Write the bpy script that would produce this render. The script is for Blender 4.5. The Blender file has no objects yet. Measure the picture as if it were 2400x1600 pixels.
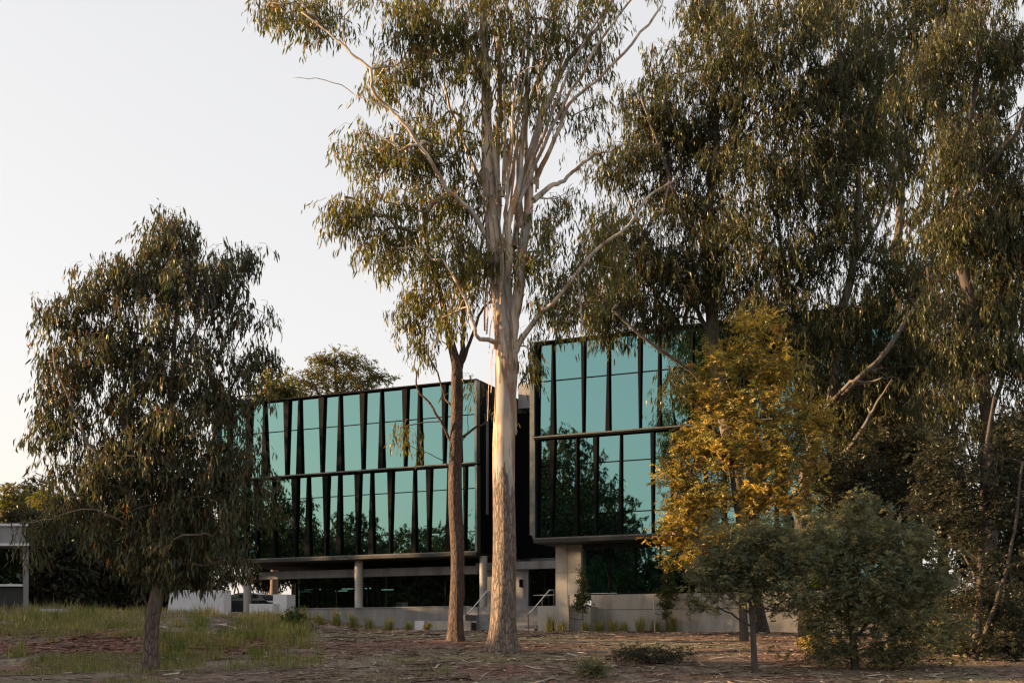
import bpy, math, random
import numpy as np
from mathutils import Vector, Matrix

# ------------------------------------------------------------------ camera, sky, sun, exposure
sc = bpy.context.scene
col = sc.collection
F, HZ, EYE = 2667.0, 1505.0, 1.6          # focal length in photo pixels, horizon row, eye height
cam = bpy.data.cameras.new('camera'); camo = bpy.data.objects.new('camera', cam); col.objects.link(camo)
camo.location = (0, 0, EYE); camo.rotation_euler = (math.pi/2, 0, 0)
cam.sensor_width = 36.0; cam.lens = F/2400*36.0; cam.shift_y = (HZ-800)/2400.0
cam.clip_start = .2; cam.clip_end = 6000
sc.camera = camo

SUN_AZ, SUN_EL = math.radians(-87), math.radians(12)
world = bpy.data.worlds.new('World'); sc.world = world; world.use_nodes = True
wn, wl = world.node_tree.nodes, world.node_tree.links
bg = wn['Background']
sky = wn.new('ShaderNodeTexSky'); sky.sky_type = 'NISHITA'; sky.sun_disc = False
sky.sun_elevation = SUN_EL; sky.sun_rotation = SUN_AZ; sky.dust_density = 3; sky.air_density = 1
SKY_STRENGTH = .10
bg.inputs[1].default_value = SKY_STRENGTH
# thin even veil of high cloud over the clear sky: pale at the horizon, a little bluer overhead
tc = wn.new('ShaderNodeTexCoord'); sx = wn.new('ShaderNodeSeparateXYZ'); wl.new(tc.outputs['Generated'], sx.inputs[0])
vr = wn.new('ShaderNodeValToRGB'); wl.new(sx.outputs['Z'], vr.inputs[0])
e = vr.color_ramp.elements
e[0].position = 0.0; e[0].color = (.93, .85, .79, 1)
e[1].position = .75; e[1].color = (.72, .73, .77, 1)
m = vr.color_ramp.elements.new(.24); m.color = (.92, .885, .88, 1)
m = vr.color_ramp.elements.new(.45); m.color = (.89, .865, .86, 1)
vs = wn.new('ShaderNodeVectorMath'); vs.operation = 'SCALE'; wl.new(vr.outputs[0], vs.inputs[0]); vs.inputs['Scale'].default_value = .272/SKY_STRENGTH
mx = wn.new('ShaderNodeVectorMath'); mx.operation = 'MULTIPLY_ADD'; wl.new(sky.outputs[0], mx.inputs[0]); mx.inputs[1].default_value = (.30, .26, .22); wl.new(vs.outputs[0], mx.inputs[2])
wl.new(mx.outputs[0], bg.inputs[0])

sund = bpy.data.lights.new('sun', 'SUN'); suno = bpy.data.objects.new('sun', sund); col.objects.link(suno)
sund.energy = 5.0; sund.angle = math.radians(.5); sund.color = (1.0, .64, .33)
sv = Vector((math.sin(SUN_AZ)*math.cos(SUN_EL), math.cos(SUN_AZ)*math.cos(SUN_EL), math.sin(SUN_EL)))
suno.rotation_euler = sv.to_track_quat('Z', 'Y').to_euler(); suno.location = (-60, 40, 40)

vw = sc.view_settings
vw.view_transform = 'Standard'; vw.look = 'None'; vw.gamma = 1.0; vw.use_curve_mapping = False; vw.exposure = 1.6
sc.cycles.max_bounces = 7; sc.cycles.diffuse_bounces = 3; sc.cycles.glossy_bounces = 3; sc.cycles.transmission_bounces = 4
sc.cycles.transparent_max_bounces = 8; sc.cycles.sample_clamp_indirect = 6
sc.cycles.use_denoising = True; sc.cycles.denoising_prefilter = 'ACCURATE'; sc.cycles.use_adaptive_sampling = False; sc.cycles.filter_width = 1.3

# ------------------------------------------------------------------ helpers
def W(px, py, d):                      # photo pixel at a known distance -> place in the world
    return np.array([(px-1200)*d/F, d, EYE+(HZ-py)*d/F])

def sstep(a, b, x):
    t = np.clip((x-a)/(b-a), 0, 1); return t*t*(3-2*t)

def vnoise(x, y, seed=0):              # smooth 2-D value noise, vectorised
    x = np.asarray(x, float); y = np.asarray(y, float)
    xi = np.floor(x).astype(np.int64); yi = np.floor(y).astype(np.int64); fx = x-xi; fy = y-yi
    def h(i, j):
        n = (i*374761393 + j*668265263 + seed*974711) & 0x7fffffff
        n = ((n ^ (n >> 13))*1274126177) & 0x7fffffff
        return ((n ^ (n >> 16)) & 0xffff)/65535.0
    fx = fx*fx*(3-2*fx); fy = fy*fy*(3-2*fy)
    return (h(xi, yi)*(1-fx)+h(xi+1, yi)*fx)*(1-fy) + (h(xi, yi+1)*(1-fx)+h(xi+1, yi+1)*fx)*fy

def terr(x, y):                        # height of the ground
    x = np.asarray(x, float); y = np.asarray(y, float)
    z = np.interp(y, [-400, 0, 18, 24, 27.5, 32.5, 36.5, 42, 48, 53, 58, 64, 75, 90, 150, 400, 3000],
                     [0, 0, .30, .66, .96, 1.36, 1.70, 1.90, 2.02, 2.12, 2.3, 2.6, 3.1, 3.7, 4.3, 5.0, 6.0])
    z = z + sstep(-5, -15, x)*sstep(35, 50, y)*(1-sstep(60, 72, y))*.85
    near = (1-sstep(70, 120, np.abs(y-20)))*(1-sstep(50, 100, np.abs(x)))
    z = z + near*((vnoise(x*.22, y*.22, 3)-.5)*.16 + (vnoise(x*.9, y*.9, 5)-.5)*.06)
    return z

def mesh_np(name, V, faces, mat, colors=None, parent=None, smooth=False):
    """faces: list of int arrays (M,k). One mesh object with world-space vertices."""
    V = np.asarray(V, np.float32)
    me = bpy.data.meshes.new(name)
    me.vertices.add(len(V)); me.vertices.foreach_set('co', V.ravel())
    faces = [np.asarray(f, np.int32) for f in faces if len(f)]
    li = np.concatenate([f.ravel() for f in faces])
    tot = np.concatenate([np.full(len(f), f.shape[1], np.int32) for f in faces])
    st = np.concatenate([[0], np.cumsum(tot)[:-1]]).astype(np.int32)
    me.loops.add(len(li)); me.loops.foreach_set('vertex_index', li)
    me.polygons.add(len(tot)); me.polygons.foreach_set('loop_start', st)
    me.polygons.foreach_set('use_smooth', np.full(len(tot), bool(smooth)))
    if colors is not None:
        ca = me.color_attributes.new('Col', 'FLOAT_COLOR', 'POINT')
        c = np.ones((len(V), 4), np.float32); c[:, :3] = colors
        ca.data.foreach_set('color', c.ravel())
    me.update(calc_edges=True)
    if mat is not None: me.materials.append(mat)
    o = bpy.data.objects.new(name, me); col.objects.link(o)
    if parent is not None: adopt(o, parent)
    return o

ROOTLOC = {}
def adopt(o, p):
    o.parent = p
    r = p
    while r.parent is not None: r = r.parent
    if p.parent is None:
        o.matrix_parent_inverse = Matrix.Translation(-p.location)
    # sub-parts of a part: the part sits at its thing's inverse, so nothing more is needed

def thing(name, label, cat, loc, group=None):
    o = bpy.data.objects.new(name, None); col.objects.link(o); o.location = tuple(float(v) for v in loc)
    o.empty_display_size = .3
    return tag(o, label, cat, group)

def tag(o, label, cat, group=None, kind=None):
    if label: o['label'] = label
    if cat: o['category'] = cat
    if group: o['group'] = group
    if kind: o['kind'] = kind
    return o

def struct(o):
    o['kind'] = 'structure'; return o

BOXF = np.array([[0,3,2,1],[4,5,6,7],[0,1,5,4],[1,2,6,5],[2,3,7,6],[3,0,4,7]])
class MB:
    def __init__(s): s.V = []; s.F = {}; s.n = 0; s.C = []
    def add(s, V, Fs, c=None):
        V = np.asarray(V, float); Fs = np.asarray(Fs)
        s.F.setdefault(Fs.shape[1], []).append(Fs+s.n); s.V.append(V); s.n += len(V)
        if c is not None: s.C.append(np.broadcast_to(np.asarray(c, float), (len(V), 3)))
        return s
    def hexa(s, v8): return s.add(v8, BOXF)
    def box(s, x0, x1, y0, y1, z0, z1):
        return s.hexa([(x0,y0,z0),(x1,y0,z0),(x1,y1,z0),(x0,y1,z0),(x0,y0,z1),(x1,y0,z1),(x1,y1,z1),(x0,y1,z1)])
    def tube(s, pts, rad, sides=6, cap=True, wob=None):
        pts = np.asarray(pts, float); n = len(pts); rad = np.broadcast_to(np.asarray(rad, float), (n,))
        T = np.gradient(pts, axis=0); T /= np.linalg.norm(T, axis=1)[:, None]+1e-9
        ref = np.array([0, 1., 0]) if abs(T[:, 1]).max() < .9 else np.array([1., 0, 0])
        if abs(T@ref).max() > .95: ref = np.array([0, 0, 1.])
        U = np.cross(T, ref); U /= np.linalg.norm(U, axis=1)[:, None]+1e-9
        Vv = np.cross(T, U)
        a = np.arange(sides)*2*math.pi/sides
        R = rad[:, None]*np.ones(sides)[None]
        if wob is not None: R = R*wob(pts, a)
        P = pts[:, None]+R[..., None]*(np.cos(a)[None, :, None]*U[:, None]+np.sin(a)[None, :, None]*Vv[:, None])
        i = np.arange(n-1)[:, None]*sides; j = np.arange(sides)[None]; k = (j+1) % sides
        Q = np.stack([i+j, i+k, i+sides+k, i+sides+j], -1).reshape(-1, 4)
        s.add(P.reshape(-1, 3), Q)
        if cap:
            b = s.n-n*sides
            for off in (0, (n-1)*sides):
                idx = b+off+np.arange(sides)
                s.F.setdefault(sides, []).append(idx[None])
        return s
    def build(s, name, mat, parent=None, smooth=False):
        Fs = [np.concatenate(v) for v in s.F.values()]
        return mesh_np(name, np.concatenate(s.V), Fs, mat, np.concatenate(s.C) if s.C else None, parent, smooth)

def crom(P, per=6):                     # Catmull-Rom through control points (columns may hold radii)
    P = np.asarray(P, float)
    Q = np.vstack([2*P[0]-P[1], P, 2*P[-1]-P[-2]]); out = []
    for i in range(1, len(Q)-2):
        t = np.linspace(0, 1, per, endpoint=False)[:, None]
        a, b, c, d = Q[i-1], Q[i], Q[i+1], Q[i+2]
        out.append(.5*((2*b)+(-a+c)*t+(2*a-5*b+4*c-d)*t**2+(-a+3*b-3*c+d)*t**3))
    out.append(P[-1:]); return np.vstack(out)

# ------------------------------------------------------------------ materials
def new_mat(name):
    m = bpy.data.materials.new(name); m.use_nodes = True
    n, l = m.node_tree.nodes, m.node_tree.links
    return m, n, l, n['Principled BSDF']

def noise_mat(name, c1, c2, scale=(1, 1, 1), ns=8.0, rough=.8, bump=.2, bdist=.02, detail=8, metallic=0, lo=.35, hi=.65, c3=None, ns3=1.2):
    m, n, l, b = new_mat(name)
    tc = n.new('ShaderNodeTexCoord'); mp = n.new('ShaderNodeMapping'); mp.inputs['Scale'].default_value = scale
    l.new(tc.outputs['Object'], mp.inputs[0])
    no = n.new('ShaderNodeTexNoise'); no.inputs['Scale'].default_value = ns; no.inputs['Detail'].default_value = detail; no.inputs['Roughness'].default_value = .65
    l.new(mp.outputs[0], no.inputs[0])
    r = n.new('ShaderNodeValToRGB'); l.new(no.outputs[0], r.inputs[0])
    r.color_ramp.elements[0].position = lo; r.color_ramp.elements[0].color = (*c1, 1)
    r.color_ramp.elements[1].position = hi; r.color_ramp.elements[1].color = (*c2, 1)
    out = r.outputs[0]
    if c3 is not None:
        n3 = n.new('ShaderNodeTexNoise'); n3.inputs['Scale'].default_value = ns3; n3.inputs['Detail'].default_value = 6; l.new(mp.outputs[0], n3.inputs[0])
        r3 = n.new('ShaderNodeValToRGB'); l.new(n3.outputs[0], r3.inputs[0])
        r3.color_ramp.elements[0].position = .46; r3.color_ramp.elements[0].color = (0, 0, 0, 1); r3.color_ramp.elements[1].position = .72; r3.color_ramp.elements[1].color = (1, 1, 1, 1)
        mi = n.new('ShaderNodeMixRGB'); l.new(r3.outputs[0], mi.inputs[0]); l.new(out, mi.inputs[1]); mi.inputs[2].default_value = (*c3, 1); out = mi.outputs[0]
    l.new(out, b.inputs['Base Color']); b.inputs['Roughness'].default_value = rough; b.inputs['Metallic'].default_value = metallic
    if bump:
        bu = n.new('ShaderNodeBump'); bu.inputs['Strength'].default_value = bump; bu.inputs['Distance'].default_value = bdist
        l.new(no.outputs[0], bu.inputs['Height']); l.new(bu.outputs[0], b.inputs['Normal'])
    return m

def leaf_mat(name, trans=.36, gloss=.02):
    m, n, l, b = new_mat(name); n.remove(b)
    at = n.new('ShaderNodeVertexColor'); at.layer_name = 'Col'
    d = n.new('ShaderNodeBsdfDiffuse'); t = n.new('ShaderNodeBsdfTranslucent'); g = n.new('ShaderNodeBsdfGlossy'); g.inputs['Roughness'].default_value = .35
    g.inputs['Color'].default_value = (.8, .85, .8, 1)
    hs = n.new('ShaderNodeHueSaturation'); hs.inputs['Saturation'].default_value = 1.25; hs.inputs['Value'].default_value = 1.3
    l.new(at.outputs[0], d.inputs[0]); l.new(at.outputs[0], hs.inputs['Color']); l.new(hs.outputs[0], t.inputs[0])
    m1 = n.new('ShaderNodeMixShader'); m1.inputs[0].default_value = trans; l.new(d.outputs[0], m1.inputs[1]); l.new(t.outputs[0], m1.inputs[2])
    m2 = n.new('ShaderNodeMixShader'); m2.inputs[0].default_value = gloss; l.new(m1.outputs[0], m2.inputs[1]); l.new(g.outputs[0], m2.inputs[2])
    l.new(m2.outputs[0], n['Material Output'].inputs[0])
    return m

def attr_mat(name, rough=.9):
    m, n, l, b = new_mat(name)
    at = n.new('ShaderNodeVertexColor'); at.layer_name = 'Col'
    l.new(at.outputs[0], b.inputs['Base Color']); b.inputs['Roughness'].default_value = rough
    return m

def glass_mat(name, tint, refl, seethru):
    """coated facade glass: tinted mirror-like reflection over a dim tinted view inside"""
    m, n, l, b = new_mat(name); n.remove(b)
    tr = n.new('ShaderNodeBsdfTransparent'); tr.inputs[0].default_value = (*seethru, 1)
    gl = n.new('ShaderNodeBsdfGlossy'); gl.inputs['Roughness'].default_value = .012; gl.inputs[0].default_value = (*tint, 1)
    tc = n.new('ShaderNodeTexCoord'); no = n.new('ShaderNodeTexNoise'); no.inputs['Scale'].default_value = .7; no.inputs['Detail'].default_value = 1
    l.new(tc.outputs['Object'], no.inputs[0])
    bu = n.new('ShaderNodeBump'); bu.inputs['Strength'].default_value = .05; bu.inputs['Distance'].default_value = .03; l.new(no.outputs[0], bu.inputs['Height']); l.new(bu.outputs[0], gl.inputs['Normal'])
    fr = n.new('ShaderNodeLayerWeight'); fr.inputs['Blend'].default_value = .25
    mr = n.new('ShaderNodeMapRange'); l.new(fr.outputs['Fresnel'], mr.inputs[0]); mr.inputs[3].default_value = refl; mr.inputs[4].default_value = 1.0
    mi = n.new('ShaderNodeMixShader'); l.new(mr.outputs[0], mi.inputs[0]); l.new(tr.outputs[0], mi.inputs[1]); l.new(gl.outputs[0], mi.inputs[2])
    l.new(mi.outputs[0], n['Material Output'].inputs[0])
    return m

M = {}
M['leaf'] = leaf_mat('gum_leaf'); M['wattle'] = leaf_mat('wattle_leaf', .38, .02); M['grassblade'] = leaf_mat('grass_blade', .3, .02)
M['litter'] = attr_mat('bark_litter')
M['ground'] = None
M['metal'] = noise_mat('dark_metal', (.005, .006, .006), (.008, .009, .009), ns=3, rough=.6, bump=0)
M['metal'].node_tree.nodes['Principled BSDF'].inputs['Specular IOR Level'].default_value = .04
M['trim'] = noise_mat('grey_metal_trim', (.10, .105, .10), (.15, .155, .15), ns=4, rough=.4, bump=0, metallic=.5)
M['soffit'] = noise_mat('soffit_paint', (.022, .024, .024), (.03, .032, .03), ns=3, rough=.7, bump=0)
M['inner'] = noise_mat('interior_paint', (.05, .055, .05), (.08, .085, .08), ns=2, rough=.8, bump=0)
M['concrete'] = noise_mat('pale_concrete', (.34, .325, .295), (.44, .42, .385), scale=(1.6, 1.6, .35), ns=1.6, rough=.85, bump=.1, detail=10, lo=.3, hi=.7, c3=(.25, .235, .21), ns3=1.1)
M['concrete2'] = noise_mat('grey_concrete', (.20, .20, .205), (.28, .28, .28), scale=(1.6, 1.6, .35), ns=1.4, rough=.85, bump=.1, detail=10, lo=.3, hi=.7, c3=(.15, .148, .145), ns3=1.0)
M['white'] = noise_mat('white_render', (.56, .57, .60), (.66, .67, .70), ns=2, rough=.8, bump=.05, lo=.3, hi=.7)
M['glass'] = glass_mat('teal_coated_glass', (.205, .41, .41), .80, (.10, .22, .18))
M['glass2'] = glass_mat('clear_dark_glass', (.55, .70, .64), .22, (.20, .30, .26))
M['steel'] = noise_mat('stainless_steel', (.55, .55, .55), (.62, .62, .62), ns=6, rough=.3, bump=0, metallic=.9)
M['fabric'] = noise_mat('curtain', (.06, .10, .08), (.09, .14, .11), ns=2, rough=.9, bump=0)

def gum_bark(name, smooth, shed, rough_c, h0, h1, grey=(.30, .285, .265), rust=(.34, .20, .11)):
    """smooth blotched gum bark above, plated old bark below: an uneven edge between the heights h0 and h1"""
    m, n, l, b = new_mat(name)
    tc = n.new('ShaderNodeTexCoord')
    def nz(sc, d=5, rg=.6, off=0):
        mp = n.new('ShaderNodeMapping'); mp.inputs['Scale'].default_value = sc; mp.inputs['Location'].default_value = (off, off*.7, off*.3); l.new(tc.outputs['Object'], mp.inputs[0])
        k = n.new('ShaderNodeTexNoise'); k.inputs['Scale'].default_value = 1; k.inputs['Detail'].default_value = d; k.inputs['Roughness'].default_value = rg; l.new(mp.outputs[0], k.inputs[0]); return k, mp
    def ramp(src, stops):
        q = n.new('ShaderNodeValToRGB'); l.new(src, q.inputs[0]); ee = q.color_ramp.elements
        ee[0].position = stops[0][0]; ee[0].color = (*stops[0][1], 1); ee[1].position = stops[-1][0]; ee[1].color = (*stops[-1][1], 1)
        for p, c in stops[1:-1]: ee.new(p).color = (*c, 1)
        return q.outputs[0]
    def mix(f, a, c):
        x = n.new('ShaderNodeMixRGB'); l.new(f, x.inputs[0])
        for s_, v in ((1, a), (2, c)):
            if isinstance(v, tuple): x.inputs[s_].default_value = (*v, 1)
            else: l.new(v, x.inputs[s_])
        return x.outputs[0]
    n1, mp = nz((4, 4, .5)); n2, _ = nz((11, 11, 1.1), 8, .7); n3, _ = nz((2.6, 2.6, .55), 4, .5, 7); n4, _ = nz((3.4, 3.4, .4), 5, .6, 19)
    A, Bk, Wt = np.array(smooth), (0, 0, 0), (1, 1, 1)
    upper = ramp(n1.outputs[0], [(.42, shed), (.47, tuple(A*.6+np.array(shed)*.4)), (.53, smooth), (.62, tuple(A*1.08))])
    upper = mix(ramp(n3.outputs[0], [(.52, Bk), (.56, Wt)]), upper, grey)
    upper = mix(ramp(n4.outputs[0], [(.57, Bk), (.61, Wt)]), upper, rust)
    vm = n.new('ShaderNodeMapping'); vm.inputs['Scale'].default_value = (13, 13, 3.2); l.new(tc.outputs['Object'], vm.inputs[0])
    wv = n.new('ShaderNodeVectorMath'); wv.operation = 'MULTIPLY_ADD'; l.new(n2.outputs['Color'], wv.inputs[0]); wv.inputs[1].default_value = (1.2, 1.2, 1.2); l.new(vm.outputs[0], wv.inputs[2])
    vo = n.new('ShaderNodeTexVoronoi'); vo.feature = 'DISTANCE_TO_EDGE'; vo.inputs['Scale'].default_value = 1; l.new(wv.outputs[0], vo.inputs[0])
    R = np.array(rough_c)
    plates = ramp(n2.outputs[0], [(.34, tuple(R*.55)), (.5, tuple(R)), (.68, tuple(R*1.7))])
    lower = mix(ramp(vo.outputs['Distance'], [(.0, Wt), (.13, Bk)]), plates, tuple(R*.28))
    sz = n.new('ShaderNodeSeparateXYZ'); l.new(tc.outputs['Object'], sz.inputs[0])
    ad = n.new('ShaderNodeMath'); ad.operation = 'MULTIPLY_ADD'; l.new(n1.outputs[0], ad.inputs[0]); ad.inputs[1].default_value = -(h1-h0)*2.6; l.new(sz.outputs['Z'], ad.inputs[2])
    mr = n.new('ShaderNodeMapRange'); l.new(ad.outputs[0], mr.inputs[0]); c0 = (h0+h1)/2-(h1-h0)*1.3
    mr.inputs[1].default_value = c0-.2; mr.inputs[2].default_value = c0+.2
    l.new(mix(mr.outputs[0], lower, upper), b.inputs['Base Color']); b.inputs['Roughness'].default_value = .8
    hl = ramp(vo.outputs['Distance'], [(.0, Bk), (.25, (.8, .8, .8))])
    hu = n.new('ShaderNodeMath'); hu.operation = 'MULTIPLY'; l.new(n1.outputs[0], hu.inputs[0]); hu.inputs[1].default_value = .5
    hh = n.new('ShaderNodeMixRGB'); l.new(mr.outputs[0], hh.inputs[0]); l.new(hl, hh.inputs[1]); l.new(hu.outputs[0], hh.inputs[2])
    bu = n.new('ShaderNodeBump'); bu.inputs['Strength'].default_value = .8; bu.inputs['Distance'].default_value = .04; l.new(hh.outputs[0], bu.inputs['Height']); l.new(bu.outputs[0], b.inputs['Normal'])
    return m

M['bark_pale'] = gum_bark('pale_gum_bark', (.50, .43, .345), (.22, .155, .11), (.20, .155, .125), 4.0, 8.0)
M['bark_dark'] = gum_bark('dark_gum_bark', (.17, .12, .095), (.10, .062, .046), (.090, .054, .040), 14, 20, (.13, .10, .085), (.17, .09, .06))
M['bark_mid'] = gum_bark('brown_gum_bark', (.15, .115, .09), (.10, .07, .055), (.15, .105, .085), 1.8, 3.2, (.12, .10, .085), (.13, .08, .055))
M['bark_right'] = gum_bark('grey_gum_bark', (.15, .13, .11), (.065, .05, .042), (.055, .045, .04), 5, 10, (.11, .10, .09), (.13, .085, .06))
M['bark_wattle'] = noise_mat('wattle_bark', (.035, .028, .024), (.085, .07, .06), scale=(8, 8, 1), ns=3, rough=.9, bump=.5)
M['bark_strip'] = noise_mat('peeling_bark', (.16, .11, .08), (.36, .28, .21), ns=4, rough=.9, bump=.2)

def ground_material():
    m, n, l, b = new_mat('mulch_and_dirt')
    tc = n.new('ShaderNodeTexCoord')
    def nz(s, d=6, sc=(1, 1, 1)):
        mp = n.new('ShaderNodeMapping'); mp.inputs['Scale'].default_value = sc; l.new(tc.outputs['Object'], mp.inputs[0])
        k = n.new('ShaderNodeTexNoise'); k.inputs['Scale'].default_value = s; k.inputs['Detail'].default_value = d; l.new(mp.outputs[0], k.inputs[0]); return k
    def ramp(src, p0, c0, p1, c1):
        r = n.new('ShaderNodeValToRGB'); l.new(src.outputs[0], r.inputs[0]); ee = r.color_ramp.elements
        ee[0].position = p0; ee[0].color = (*c0, 1); ee[1].position = p1; ee[1].color = (*c1, 1); return r
    fine = nz(9, 10); mid = nz(.45, 5); big = nz(.16, 4); red = nz(.3, 4, (1, .6, 1))
    mulch = ramp(fine, .38, (0.050, 0.030, 0.021), .66, (0.191, 0.124, 0.085))
    dirt = ramp(fine, .3, (0.132, 0.102, 0.074), .7, (0.243, 0.192, 0.142))
    redm = ramp(fine, .35, (0.071, 0.031, 0.021), .65, (0.208, 0.097, 0.062))
    grass = ramp(fine, .35, (0.078, 0.072, 0.039), .65, (0.182, 0.156, 0.078))
    f1 = ramp(mid, .52, (0, 0, 0), .64, (1, 1, 1)); f2 = ramp(red, .52, (0, 0, 0), .62, (1, 1, 1)); f3 = ramp(big, .5, (0, 0, 0), .62, (1, 1, 1))
    def mix(f, a, bb, k=1.0):
        x = n.new('ShaderNodeMixRGB'); l.new(f, x.inputs[0]); l.new(a, x.inputs[1]); l.new(bb, x.inputs[2]); return x.outputs[0]
    o = mix(f1.outputs[0], mulch.outputs[0], dirt.outputs[0]); o = mix(f2.outputs[0], o, redm.outputs[0]); o = mix(f3.outputs[0], o, grass.outputs[0])
    l.new(o, b.inputs['Base Color']); b.inputs['Roughness'].default_value = .95
    bu = n.new('ShaderNodeBump'); bu.inputs['Strength'].default_value = .8; bu.inputs['Distance'].default_value = .05; l.new(fine.outputs[0], bu.inputs['Height']); l.new(bu.outputs[0], b.inputs['Normal'])
    return m
M['ground'] = ground_material()

# ------------------------------------------------------------------ the ground
def graded(a, b, fine0, fine1, step, coarse):
    left = [fine0]; s = step
    while left[-1] > a: s = min(s*1.25, coarse); left.append(left[-1]-s)
    right = [fine1]; s = step
    while right[-1] < b: s = min(s*1.25, coarse); right.append(right[-1]+s)
    return np.array(left[::-1]+list(np.arange(fine0+step, fine1, step))+right)
gx = graded(-2500, 2500, -28, 28, .35, 250); gy = graded(-600, 3000, 18, 66, .35, 250)
GX, GY = np.meshgrid(gx, gy); GV = np.stack([GX, GY, terr(GX, GY)], -1).reshape(-1, 3)
ny, nx = GX.shape; ii = (np.arange(ny-1)[:, None]*nx+np.arange(nx-1)[None]).reshape(-1)
struct(mesh_np('ground', GV, [np.stack([ii, ii+1, ii+nx+1, ii+nx], -1)], M['ground'], smooth=True))

# ------------------------------------------------------------------ the building
E_ = np.array([.916, -.401]); E_ /= np.linalg.norm(E_)       # along the facade, to the right and towards the camera
D_ = np.array([-E_[1], E_[0]])                               # into the building
class Frame:
    def __init__(s, px, d): s.o = np.array([(px-1200)*d/F, d])
    def P(s, t, w, z): p = s.o+t*E_+w*D_; return (p[0], p[1], z)
    def t(s, px, w=0.0):                                     # place along the facade seen at a photo column
        k = (px-1200)/F; o = s.o+w*D_
        return (k*o[1]-o[0])/(E_[0]-k*E_[1])
    def z(s, px, py, w=0.0):
        p = s.o+s.t(px, w)*E_+w*D_; return EYE+(HZ-py)*p[1]/F
    def box(s, mb, t0, t1, w0, w1, z0, z1):
        return mb.hexa([s.P(t0,w0,z0), s.P(t1,w0,z0), s.P(t1,w1,z0), s.P(t0,w1,z0), s.P(t0,w0,z1), s.P(t1,w0,z1), s.P(t1,w1,z1), s.P(t0,w1,z1)])
LF = Frame(1122, 58.0); RF = Frame(1255, 51.0)
Z0, Z1, Z2 = 6.2, 10.72, 15.0          # underside of the first floor, line between storeys, roof line
PL = 3.4                               # terrace level
bl = thing('office_building', 'three storey office building of teal glass and dark tapered fins on concrete base', 'building', LF.P(0, 2, 2.0))
def bpart(name, fr, rng, mat, parent=None):
    return fr.box(MB(), *rng).build(name, mat, parent or bl)
rnd = random.Random(4)

def storey(fr, z0, z1, t0, t1, fins, transoms, side):
    """one storey of facade: fins is a list of (top_left, top_right, bottom_left, bottom_right) photo columns"""
    root = bpart('storey_frame', fr, (t0, t1, -.22, .10, z1-.07, z1), M['metal'])
    bpart('ledge', fr, (t0-.05, t1+.05, -.25, .10, z0, z0+.06), M['trim'], root)
    bpart('end_post', fr, (t0-.05, t0+.07, -.32, .10, z0+.08, z1-.11), M['trim'], root)
    bpart('end_post', fr, (t1-.07, t1+.05, -.32, .10, z0+.08, z1-.11), M['trim'], root)
    edges = [(t0, t0)]
    for f in fins:
        a, b, c, d = [fr.t(x, -.10) for x in f]; a += .045; c += .045; b -= .035; d -= .035
        if d-c < .05: d = c+.05
        if b-a < .05: b = a+.05
        mb = MB()
        y0, y1 = -.13, .02; zb, zt = z0+.065, z1-.075
        mb.hexa([fr.P(c, y0, zb), fr.P(d, y0, zb), fr.P(d, y1, zb), fr.P(c, y1, zb), fr.P(a, y0, zt), fr.P(b, y0, zt), fr.P(b, y1, zt), fr.P(a, y1, zt)])
        mb.build('fin', M['metal'], root)
        edges.append(((a+b)/2, (c+d)/2))
    edges.append((t1, t1))
    hs = [0]+list(transoms)+[1]
    for (ta, ba), (tb, bb) in zip(edges[:-1], edges[1:]):
        if tb-ta < .2: continue
        for h0, h1 in zip(hs[:-1], hs[1:]):
            za = z0+.08+(z1-z0-.19)*h0+(.012 if h0 else 0); zb = z0+.08+(z1-z0-.19)*h1-(.012 if h1 < 1 else 0)
            xa0 = ba+(ta-ba)*h0; xa1 = ba+(ta-ba)*h1; xb0 = bb+(tb-bb)*h0; xb1 = bb+(tb-bb)*h1
            q = [rnd.uniform(-.005, .005) for _ in range(4)]
            f_, g_ = .05, .074
            MB().hexa([fr.P(xa0, f_+q[0], za), fr.P(xb0, f_+q[1], za), fr.P(xb0, g_+q[1], za), fr.P(xa0, g_+q[0], za),
                       fr.P(xa1, f_+q[2], zb), fr.P(xb1, f_+q[3], zb), fr.P(xb1, g_+q[3], zb), fr.P(xa1, g_+q[2], zb)]).build('window_pane', M['glass'], root)
    for h in transoms:
        zc = z0+.08+(z1-z0-.19)*h
        bpart('transom', fr, (t0+.1, t1-.1, .015, .047, zc-.022, zc+.022), M['metal'], root)
    return root

def zf(lst, ox, s): return [tuple(ox+v/s for v in f) for f in lst]
L1 = zf([(95,130,105,118),(230,280,240,262),(363,373,347,400),(510,560,524,542),(620,638,603,652),(768,818,783,802),(917,935,900,948),(1070,1117,1084,1102),(1222,1238,1205,1253),(1382,1430,1395,1412),(1500,1520,1487,1533),(1672,1715,1682,1700),(1790,1805,1772,1822),(1935,1952,1935,1952)], 500, 3.136)
L2 = zf([(130,148,115,160),(210,255,222,240),(290,338,304,322),(428,440,410,458),(568,620,588,607),(683,700,665,714),(797,847,813,832),(913,932,895,942),(1032,1082,1047,1063),(1150,1167,1133,1180),(1273,1320,1288,1305),(1465,1480,1447,1492),(1557,1603,1570,1585),(1715,1735,1700,1750),(1830,1860,1836,1852),(1935,1952,1935,1952)], 500, 3.136)
tL0, tL0b = LF.t(507), LF.t(524)
storey(LF, Z1, Z2, tL0, -.02, L1, [.60], 'L')
storey(LF, Z0, Z1-.004, tL0b, 0, L2, [.23, .74], 'L')
R1 = zf([(437,470,445,463),(545,560,535,573),(740,775,748,765),(918,930,903,942),(1117,1153,1127,1143),(1257,1270,1247,1283),(1475,1500,1478,1492)], 1100, 2.851)
R2 = zf([(443,470,446,460),(530,575,538,550),(707,722,693,728),(820,858,832,850),(1000,1013,988,1022),(1203,1238,1212,1228),(1345,1360,1335,1368)], 1100, 2.851)
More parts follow.
